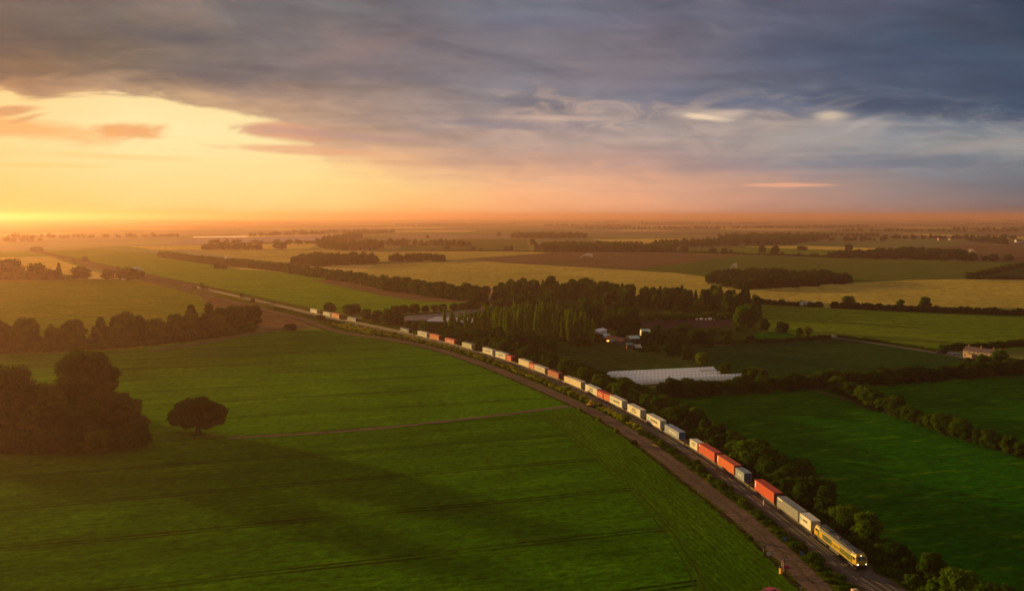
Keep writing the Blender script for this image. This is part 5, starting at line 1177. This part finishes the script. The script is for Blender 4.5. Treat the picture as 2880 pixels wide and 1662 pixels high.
# pale dome tents and clutter by the poplars
def dome(px, py, r, h, label, name='polytunnel_end', m_='wall_white'):
    x, y = px; t = empty(name, (x, y, 0)); tag(t, label, 'tent'); q = MB(); v = []; K = 12; R = 5
    for j in range(R + 1):
        p = math.pi / 2 * j / R
        for k in range(K): a = 2 * math.pi * k / K; v.append((math.cos(a) * math.cos(p) * r, math.sin(a) * math.cos(p) * r * 1.2, math.sin(p) * h))
    q.add(v, [(j*K+k, j*K+(k+1)%K, (j+1)*K+(k+1)%K, (j+1)*K+k) for j in range(R) for k in range(K)]); q.build('canvas', M[m_], t); MB().box(-.5,.5,-r*1.2-.02,-r*1.2+.25,0,1.3).build('door_flap', M['door_dark'], t)
dome(Z8(600, 620), 0, 2.6, 3.6, 'white domed tent lit pink beside the last poplars', 'dome_tent', 'white')
dome(Z8(385, 610), 0, 1.2, 1.8, 'small orange-lit dome tent left of the white domed one', 'dome_tent', 'render_cream')
x, y = Z8(418, 75); boxbody(x, y, 0, 5.5, 2.4, 2.6, 'white', 'white caravan-like box catching the sun at the top of the farm', 'caravan', 'caravan')
x, y = Z6(1615, 340); 
for i, (dx_, s_) in enumerate(((-6.5, 1.0), (-3.2, 1.4), (.2, 1.1), (3.4, 1.5), (6.4, .9))):
    t = empty('wrapped_bale', (x + dx_, y + rnd.uniform(-1, 1), 0)); tag(t, ['leftmost small', 'larger second', 'middle', 'biggest, fourth', 'rightmost small'][i] + ' white wrapped bale in the row on the brown yard', 'bale', 'white wrapped bales on the brown yard')
    MB().cyl((-.7 * s_, 0, .7 * s_), (.7 * s_, 0, .7 * s_), .7 * s_, 16).build('wrap', M['wall_white'], t)
    MB().cyl((.7 * s_, 0, .7 * s_), (.7 * s_ + .01, 0, .7 * s_), .45 * s_, 12).build('end_cap', M['sheet_pink'], t)
# white glasshouse roofs behind the first poplars
M['glasshouse'] = mat('glasshouse_roof', (.72,.60,.58), .35, var=.1, scale=.4)
def glasshouse(a, b, w, bays, label):
    a, b = Vector((*a, 0)), Vector((*b, 0)); L = (b - a).length; rz = math.atan2(b.y - a.y, b.x - a.x); t = empty('glasshouse', a, rz); tag(t, label, 'glasshouse')
    r = MB(); bw = w / bays
    for i in range(bays): y0 = i * bw; r.prism([(y0, 2.4), (y0 + bw - .05, 2.4), (y0 + bw / 2, 3.6)], 0, L)
    r.build('roof', M['glasshouse'], t); MB().box(.1, L - .1, .1, w - .15, 0, 2.4).build('wall', M['glass'], t)
    g = MB()
    for i in range(int(L / 3)): g.box(i * 3, i * 3 + .08, .02, w - .02, 2.35, 2.45)
    g.build('gutter', M['wall_white'], t)
glasshouse(Z9(420,642), Z9(985,660), 22, 5, 'long whitish glasshouse glimpsed between the first poplars')
ff = [Z9(60,610), Z9(600,575), Z9(1090,480), Z9(1090,440), Z9(600,505), Z9(100,548)]
M['fleece'] = field_mat('fleece', (.15,.13,.125), (.20,.17,.165), ang=math.atan2(Z9(600,520)[1]-Z9(100,570)[1], Z9(600,520)[0]-Z9(100,570)[0]), row=6.0, rowk=.45, blotch=.02, fine=.3, bump=.1)
field('covered_beds', ff, M['fleece'], .02)

# ------------------------------------------------------------------ white houses at the right
def terrace():
    a, b_ = Vector((*G(2708, 1004), 0)), Vector((*G(2806, 1018), 0)); L = (b_ - a).length * 1.0; rz = math.atan2(b_.y - a.y, b_.x - a.x); w = 7.0; hw = 4.0; hr = 5.8
    t = empty('terraced_house', (a + b_) / 2, rz); tag(t, 'row of white rendered houses with a dark roof near the right photo edge', 'house')
    MB().prism([(0, -.3), (w, -.3), (w, hw), (w / 2, hr), (0, hw)], -L/2, L/2).build('wall', M['render_cream'], t)
    sl = (hr - hw) / (w / 2); r = MB().prism([(-.4, hw - .4*sl + .04), (w/2, hr + .04), (w + .4, hw - .4*sl + .04), (w + .4, hw - .4*sl + .2), (w/2, hr + .2), (-.4, hw - .4*sl + .2)], -L/2 - .25, L/2 + .25).build('roof', M['roof_slate'], t)
    for x in (-L/2 + 1.2, -L/2 + L*.42, L/2 - L*.22, L/2 - .9):
        c_ = MB().box(x - .45, x + .45, w/2 - .35, w/2 + .35, hr - .8, hr + 1.1).build('chimney', M['brick'], r); MB().cyl((x, w/2, hr + 1.1), (x, w/2, hr + 1.45), .16, 8).build('chimney_pot', M['wall_rust'], r)
    n = 8
    for i in range(n):
        x = -L/2 + L * (i + .5) / n
        for z0, hh in ((2.75, .95), (.8, 1.1)):
            if i % 3 == 1 and z0 < 1: MB().box(x - .5, x + .5, -.05, -.004, 0, 2.05).build('door', M['door_dark'], t); continue
            f = MB().box(x - .75, x + .75, -.06, -.003, z0, z0 + hh).build('window', M['white'], t); MB().box(x - .64, x - .04, -.075, -.062, z0 + .1, z0 + hh - .1).box(x + .04, x + .64, -.075, -.062, z0 + .1, z0 + hh - .1).build('pane', M['glass'], f)
    MB().box(-L/2 + L*.18, -L/2 + L*.33, -2.6, -.05, 0, 2.6).build('extension', M['render_pink'], t); MB().box(-L/2 + L*.17, -L/2 + L*.34, -2.8, -.02, 2.602, 2.75).build('extension_roof', M['roof_slate'], t)
    MB().box(L/2 - L*.42, L/2 - L*.24, -2.2, -.05, 0, 2.4).build('extension', M['render_cream'], t); MB().box(L/2 - L*.43, L/2 - L*.23, -2.4, -.02, 2.402, 2.52).build('extension_roof', M['wall_white'], t)
terrace()
def small_house(px, py, L, w, hw, hr, rz, label, wall='wall_white', roof='roof_slate'):
    x, y = G(px, py); t = empty('farmhouse', (x, y, 0), rz); tag(t, label, 'house')
    MB().prism([(-w/2, -.3), (w/2, -.3), (w/2, hw), (0, hr), (-w/2, hw)], -L/2, L/2).build('wall', M[wall], t)
    sl = (hr - hw) / (w/2); r = MB().prism([(-w/2-.4, hw-.4*sl+.04), (0, hr+.04), (w/2+.4, hw-.4*sl+.04), (w/2+.4, hw-.4*sl+.25), (0, hr+.25), (-w/2-.4, hw-.4*sl+.25)], -L/2+.3, L/2-.3).build('roof', M[roof], t)
    MB().box(-L/2 + 1, -L/2 + 1.9, -.4, .4, hr - .5, hr + 1.2).build('chimney', M['brick'], r)
    for x_ in (-L/4, L/4): MB().box(x_ - .6, x_ + .6, -w/2 - .05, -w/2 - .004, 1, 2.2).build('window', M['glass'], t)
small_house(2864, 683, 24, 9, 5, 10, .35, 'white farmhouse with a dark roof on the horizon at the right edge')
small_house(2773, 678, 11, 8, 4.5, 8, .9, 'small white gable glinting left of the farmhouse at the right edge')
small_house(2641, 676, 11, 8, 4.5, 8, .4, 'small pale house in the far trees, first from the left', 'render_cream')
small_house(2672, 676, 10, 8, 4.5, 8, .6, 'small pinkish house in the far trees right of a pale one', 'render_pink')
small_house(384, 765, 11, 7, 3.6, 6.5, -.2, 'white barn among hazy trees on the left', 'wall_white', 'roof_mint')
small_house(1560, 668, 12, 8, 4, 7, .2, 'tiny house in the far parkland haze', 'render_cream')
small_house(527, 812, 7, 5, 3.2, 5.0, -.5, 'small cream crossing cottage beside the distant railway', 'render_cream', 'roof_rust')
small_house(544, 811, 6, 4, 2.4, 3.8, -.5, 'small low outbuilding right of the crossing cottage', 'render_cream', 'roof_rust')

# ------------------------------------------------------------------ vehicles
for n_, c_ in dict(car_white=(.60,.60,.60), car_dark=(.04,.03,.05), car_blue=(.09,.20,.38), car_silver=(.45,.52,.58), car_red=(.45,.012,.03), yellow=(.75,.42,.04)).items(): M[n_] = mat(n_, c_, .3, var=.04, spec=.6)
def car(x, y, rz, colr, label, van=False, group=None):
    t = empty('parked_car' if not van else 'van', (x, y, 0), rz); tag(t, label, 'car' if not van else 'van', group)
    P = [(-2.1,.35),(-2.15,.85),(-1.9,1.02),(-1.35,1.42),(.35,1.45),(1.05,1.0),(1.95,.88),(2.15,.6),(2.1,.35)] if not van else [(-2.5,.4),(-2.55,2.2),(-2.4,2.3),(1.2,2.3),(1.9,1.35),(2.5,1.15),(2.6,.6),(2.5,.4)]
    w = .88 if not van else .95
    b_ = MB(); n = len(P); v = []
    for sg in (-1, 1): v += [(p, sg * w * (1 if z < 1.05 or van else .84), z) for p, z in P]
    b_.add(v, [tuple(range(n))[::-1], tuple(range(n, 2*n))] + [(i, (i+1) % n, n+(i+1) % n, n+i) for i in range(n)]); b_.build('body', M[colr], t)
    g = MB()
    if not van:
        for sg in (-1, 1): g.add([(-1.45, sg*w*.985, 1.04), (.85, sg*w*.985, 1.04), (.30, sg*w*.87, 1.38), (-1.2, sg*w*.87, 1.38)], [(0,1,2,3)])
        g.add([(.42,-.66,1.43),(.42,.66,1.43),(1.06,.74,1.03),(1.06,-.74,1.03)], [(0,1,2,3)]); g.add([(-1.42,-.64,1.41),(-1.42,.64,1.41),(-1.90,.72,1.05),(-1.90,-.72,1.05)], [(0,1,2,3)])
    else:
        g.add([(1.24,-.8,2.25),(1.24,.8,2.25),(1.9,.85,1.40),(1.9,-.85,1.40)], [(0,1,2,3)])
        for sg in (-1, 1): g.add([(.5, sg*.956, 1.4), (1.7, sg*.956, 1.4), (1.15, sg*.956, 2.1), (.5, sg*.956, 2.1)], [(0,1,2,3)])
    o = g.build('window', M['glass'], t)
    for v_ in o.data.vertices: v_.co += Vector((0, 0, .02))
    for xx in (-1.3, 1.35):
        for sg in (-1, 1): MB().cyl((xx, sg*w*.80, .32), (xx, sg*w*1.02, .32), .32, 14).build('wheel', M['black'], t)
def at(px, py): return G(px, py)
car(*at(2340, 949), math.radians(200), 'car_white', 'white car at the far end of the lane by the bright green tree')
car(*at(2644, 995), math.radians(-20), 'car_dark', 'dark purple-grey car parked left of the silver one by the houses')
car(*at(2676, 996), math.radians(-25), 'car_silver', 'silver-white car with a bright bonnet parked left of the blue one')
car(*at(2690, 1000), math.radians(-30), 'car_blue', 'blue car parked between the silver car and the white houses')
car(*at(2168, 1672), math.radians(30), 'car_red', 'red car cut by the bottom edge, only its roof showing')
def lorry(x, y, rz, label, L=13.6, colr='car_white', group='lorries on the main road'):
    t = empty('lorry', (x, y, 0), rz); tag(t, label, 'lorry', group)
    MB().box(-L/2, L/2, -1.25, 1.25, 1.1, 4.0).build('trailer_body', M[colr], t); MB().box(-L/2, L/2 + 2.6, -.5, .5, .75, 1.08).build('chassis', M['steel_dark'], t)
    MB().prism([(L/2 + .6, 1.1), (L/2 + 2.9, 1.1), (L/2 + 2.9, 2.3), (L/2 + 2.5, 3.4), (L/2 + .6, 3.7)], -1.2, 1.2, 'y').build('cab', M[colr], t)
    MB().add([(L/2+2.92,-1.0,2.32),(L/2+2.92,1.0,2.32),(L/2+2.56,1.0,3.25),(L/2+2.56,-1.0,3.25)], [(0,1,2,3)]) ; q = MB(); q.add([(L/2+2.93,-1.0,2.32),(L/2+2.93,1.0,2.32),(L/2+2.57,1.0,3.25),(L/2+2.57,-1.0,3.25)], [(0,1,2,3)]); q.build('windscreen', M['glass'], t)
    for xx in (-L/2 + 1.5, -L/2 + 2.8, -L/2 + 4.1, L/2 - .6, L/2 + 2.0):
        for sg in (-1, 1): MB().cyl((xx, sg*.9, .5), (xx, sg*1.24, .5), .5, 12).build('wheel', M['black'], t)
def road_ang(px, py):
    p = G(px, py); i = min(range(len(aroad)), key=lambda i: (aroad[i][0]-p[0])**2 + (aroad[i][1]-p[1])**2); q = aroad[max(0, i-1)]; r = aroad[min(len(aroad)-1, i+1)]; return math.atan2(r[1]-q[1], r[0]-q[0])
lorry(*G(2272, 862), -.06, 'long white lorry seen through the gap in the dark hedge'); x, y = G(2168, 851); car(x, y, -.05, 'car_white', 'small white van passing behind the dark hedge, left of the lorry', True)
x, y = G(799, 748); lorry(x, y, road_ang(799, 748), 'cream lorry on the main road left of the dark copse', 16, 'car_white')
for i, (px, py, lb) in enumerate([(870, 757, 'white van on the main road right of the cream lorry'), (1006, 774, 'white van glinting among the road trees, rightmost on the main road'), (685, 733, 'white van in the haze left of the cream lorry'), (636, 726, 'leftmost white van on the hazy main road')]):
    x, y = G(px, py); car(x, y, road_ang(px, py), 'car_white', lb, True, 'vans on the main road')
# parked vehicles in the left haze
for i, (zx, zy, lb) in enumerate([(180, 745, 'leftmost pale van below the hazy thicket'), (350, 742, 'white van below the pointed hazy tree'), (500, 738, 'pale van below the domed hazy tree'), (1040, 724, 'white van between the two hazy thickets'), (1255, 750, 'pale van in front of the white barn trees')]):
    x, y = Z1(zx, zy); car(x, y, .1, 'car_white', lb, True, 'vans parked along the far edge of the brown field')

# ------------------------------------------------------------------ signs and trackside things
M['sign_white'] = mat('sign_white', (.62,.62,.68), .5, var=.03); M['sign_black'] = mat('sign_black', (.012,.012,.015), .5, var=0); M['sign_red'] = mat('sign_red', (.60,.03,.03), .5, var=0); M['sign_back'] = mat('sign_back', (.02,.03,.03), .7)
M['sign_blue'] = mat('sign_blue', (.05,.10,.22), .6); M['magenta'] = mat('faded_red_panel', (.32,.02,.09), .6); M['box_orange'] = mat('cabinet_cream', (.70,.42,.25), .6)
x, y = G(2161.5, 1572)
t = empty('speed_sign', (x, y, 0), math.atan2(y, x) + math.pi/2 - math.pi); t.rotation_euler.z = math.atan2(-x, y); tag(t, 'round white sign with a black 10 at the field edge of the farm road', 'sign')
MB().cyl((0,0,0),(0,0,1.2),.05,8).build('post', M['steel_dark'], t); MB().cyl((0,-.06,1.35),(0,-.10,1.35),.50,28).build('sign_face', M['sign_white'], t)
q = MB(); K = 28; v = []
for k in range(K): a = 2*math.pi*k/K; v += [(math.cos(a)*.50, -.112, 1.35+math.sin(a)*.50), (math.cos(a)*.455, -.112, 1.35+math.sin(a)*.455)]
q.add(v, [(2*k, 2*((k+1)%K), 2*((k+1)%K)+1, 2*k+1) for k in range(K)]); q.build('rim', M['sign_black'], t)
lettering(t, '10', .62, 0, 1.33, M['sign_black'], y=-.106, sx=.95)
x, y = G(2147.5, 1552); t = empty('sign_seen_from_behind', (x, y, 0), .5); tag(t, 'dark round sign seen from behind, just left of the round 10 sign', 'sign')
MB().cyl((0,0,0),(0,0,1.1),.05,8).build('post', M['box_orange'], t); MB().cyl((0,-.05,1.25),(0,-.09,1.45),.55,20).build('sign_panel', M['sign_back'], t)
def crossing_signal(px, py, sc, rz, label):
    x, y = G(px, py); t = empty('level_crossing_signal', (x, y, 0), rz); t.scale = (sc,) * 3; tag(t, label, 'crossing signal', 'level crossing signals by the farm road')
    MB().cyl((0,0,0),(0,0,2.2),.07,8).build('post', M['box_orange'], t)
    MB().box(-.28,.28,-.10,-.05,2.15,3.15).build('backboard', M['sign_black'], t)
    q = MB()
    for k in range(6):
        for sx_ in (-1, 1): q.box(sx_*.33 - .05, sx_*.33 + .05, -.11, -.06, 2.15 + k*.17, 2.23 + k*.17)
    q.build('red_edge', M['sign_red'], t)
    q = MB()
    for k in range(6):
        for sx_ in (-1, 1): q.box(sx_*.33 - .05, sx_*.33 + .05, -.11, -.06, 2.235 + k*.17, 2.315 + k*.17)
    q.build('white_edge', M['sign_white'], t)
    for zz in (2.9, 2.4): MB().cyl((0,-.1,zz),(0,-.25,zz),.13,12).build('lamp_hood', M['box_orange'] if zz < 2.6 else M['sign_white'], t)
crossing_signal(2203, 1606, .95, -.4, 'level crossing signal with red and white edging beside the red panel')
x, y = G(2196, 1612); t = empty('barrier_machine', (x, y, 0), .4); tag(t, 'yellow-lit barrier machine with a raised arm beside the crossing signal', 'barrier')
MB().box(-.3,.3,-.3,.3,0,1.25,.06).build('housing', M['yellow'], t); MB().box(-.09,.09,-.42,-.32,.9,3.1).build('barrier_arm', M['sign_white'], t); q = MB()
for k in range(4): q.box(-.095,.095,-.425,-.315,1.2 + k*.5, 1.42 + k*.5)
q.build('red_band', M['sign_red'], t); MB().box(-.4,.4,-.1,.2,1.3,1.7).build('counterweight', M['sign_back'], t)
x, y = G(2213, 1606); t = empty('notice_board', (x, y, 0), -.35); tag(t, 'faded red panel on two legs beside the level crossing signal', 'notice board')
MB().box(-.65,.65,-.05,.05,.55,1.35).build('panel', M['magenta'], t); MB().box(-.6,-.5,-.04,.04,0,.54).box(.5,.6,-.04,.04,0,.54).build('leg', M['box_orange'], t)
crossing_signal(2249, 1690, 1.0, .9, 'second level crossing signal cut by the bottom edge of the photo')
x, y = G(2402, 1694); boxbody(x, y, -1.4, .9, 1.1, 2.9, 'box_orange', 'cream relay cabinet with a lit side at the bottom edge beside the track', 'relay_cabinet', 'cabinet')
x, y = G(2148, 1420); t = empty('milepost', (x, y, 0)); tag(t, 'small white post standing beside the track at the long grey container', 'post')
MB().box(-.14,.14,-.14,.14,0,1.35,.05).build('post', M['white'], t); MB().box(-.145,.145,-.16,-.142,1.0,1.25).build('plate', M['sign_black'], t)
for px, py, lb in ((2207, 1528, 'blue-grey square sign back in the verge, farther one beside the locomotive rear'), (2254, 1570, 'blue-grey square sign back in the verge, nearer one beside the locomotive')):
    x, y = G(px, py); t = empty('trackside_sign', (x, y, 0), -.3); tag(t, lb, 'sign', 'blue-grey sign backs in the verge'); MB().cyl((0,.06,0),(0,.06,1.6),.05,8).build('post', M['steel_dark'], t); MB().box(-.5,.5,-.03,.03,.7,1.7).build('sign_panel', M['sign_blue'], t)
x, y = G(1842, 1258); t = empty('yellow_barrier_rail', (x, y, 0), math.radians(-52)); tag(t, 'short yellow barrier rail glinting at the edge of the farm road', 'barrier')
MB().box(-1.2,1.2,-.05,.05,.65,.85).build('rail', M['yellow'], t); MB().box(-1.0,-.9,-.05,.05,0,.64).box(.9,1.0,-.05,.05,0,.64).build('post', M['steel_dark'], t)
x, y = G(1657, 1142); t = empty('small_digger', (x, y, 0), .9); tag(t, 'small yellow digger parked at the corner of the farm road', 'digger')
MB().box(-1.0,1.0,-.95,-.65,0,.5,.08).box(-1.0,1.0,.65,.95,0,.5,.08).build('crawler_track', M['black'], t); MB().box(-1.1,.7,-.8,.8,.55,1.15,.08).build('body', M['yellow'], t)
c_ = MB().box(-.3,.6,-.75,.1,1.152,2.3,.1).build('cab', M['yellow'], t); MB().box(-.2,.5,-.77,-.752,1.4,2.1).build('window', M['glass'], c_)
MB().prism([(.7,.8),(1.0,.8),(1.9,2.3),(1.7,2.45)], .25, .5, 'y').prism([(1.7,2.45),(1.9,2.3),(2.6,1.0),(2.4,.95)], .25, .5, 'y').build('arm', M['yellow'], t); MB().box(2.2,2.75,.05,.7,.5,.95,.08).build('bucket', M['steel_dark'], t)
# road sign against the wheat
x, y = G(1592.5, 826); t = empty('motorway_sign', (x, y, 0), .25); tag(t, 'blue sign on tall posts standing above the wood against the wheat', 'sign')
MB().cyl((-1.5,.1,0),(-1.5,.1,11),.15,8).cyl((1.5,.1,0),(1.5,.1,11),.15,8).build('post', M['wall_white'], t); MB().box(-2.1,2.1,-.1,.0,7.4,11.6).build('sign_panel', M['sign_blue'], t); MB().box(-1.9,1.9,-.13,-.105,7.5,8.2).box(-.9,.9,-.13,-.105,9.5,10.1).build('white_band', M['white'], t)

# irrigation sprays: arcs of fine droplets from a rain gun
M['spray'] = mat('water_droplets', (.90,.82,.78), .5, var=0)
def spray(px, py, W_, H_, n, label, full=True, s=.16, side=1):
    x, y = G(px, py); t = empty('irrigation_spray', (x, y, 0)); tag(t, label, 'irrigation spray'); r = np.random.RandomState(int(px)); a = r.rand(n); b_ = r.rand(n)
    X = side * W_ * a; Z = H_ * 4 * a * (1 - a * .62) * .62 * (1.0 - .75 * b_ * a) ; Z = np.maximum(Z, .1); Yy = (r.rand(n) - .5) * W_ * .35 * a
    P = np.stack([X + r.randn(n) * .2, Yy, Z + r.randn(n) * .15], 1); u = r.randn(n, 3); u /= np.linalg.norm(u, axis=1)[:, None]; w = np.cross(u, r.randn(n, 3)); w /= np.linalg.norm(w, axis=1)[:, None]
    q = np.stack([P - u * s, P + w * s, P + u * s, P - w * s], 1).reshape(-1, 3); link('water_jet', np_mesh('water_jet', q, np.arange(n * 4).reshape(n, 4), None, [M['spray']]), None, t)
    MB().cyl((0,0,0),(side*.3,0,1.8),.12,8).box(-.8,.8,-.6,.6,.2,.7).build('rain_gun', M['steel_dark'], t)
spray(1629, 727, 25, 9, 9000, 'arching pink-white water jet on the brown field', s=.20)
spray(2051, 762, 11, 11, 9000, 'white water plume rising behind the dark copse', s=.18)
spray(2746, 712, 16, 9, 2500, 'faint water plume at the right end of the far treeline', side=-1, s=.2)

# water with the glint far left
mw = mat('water', (.5,.45,.42), .12, var=.02); field('water', [G(540,668.4), G(696,666.6), G(696,664), G(545,666)], mw, .03)

# ------------------------------------------------------------------ haze
hz = MB().box(-31000, 31000, -700, 38500, -1.5, 122).build('haze', None); tag(hz, kind='stuff')
hm = bpy.data.materials.new('haze'); hm.use_nodes = True; T = NT(hm.node_tree); T.n.clear()
pv = T.new('ShaderNodeVolumePrincipled'); pv.inputs['Color'].default_value = (1.0, .54, .44, 1); pv.inputs['Density'].default_value = 1.1e-4; pv.inputs['Anisotropy'].default_value = .62
o_ = T.new('ShaderNodeOutputMaterial'); T.l.new(pv.outputs[0], o_.inputs['Volume']); hz.data.materials.append(hm)
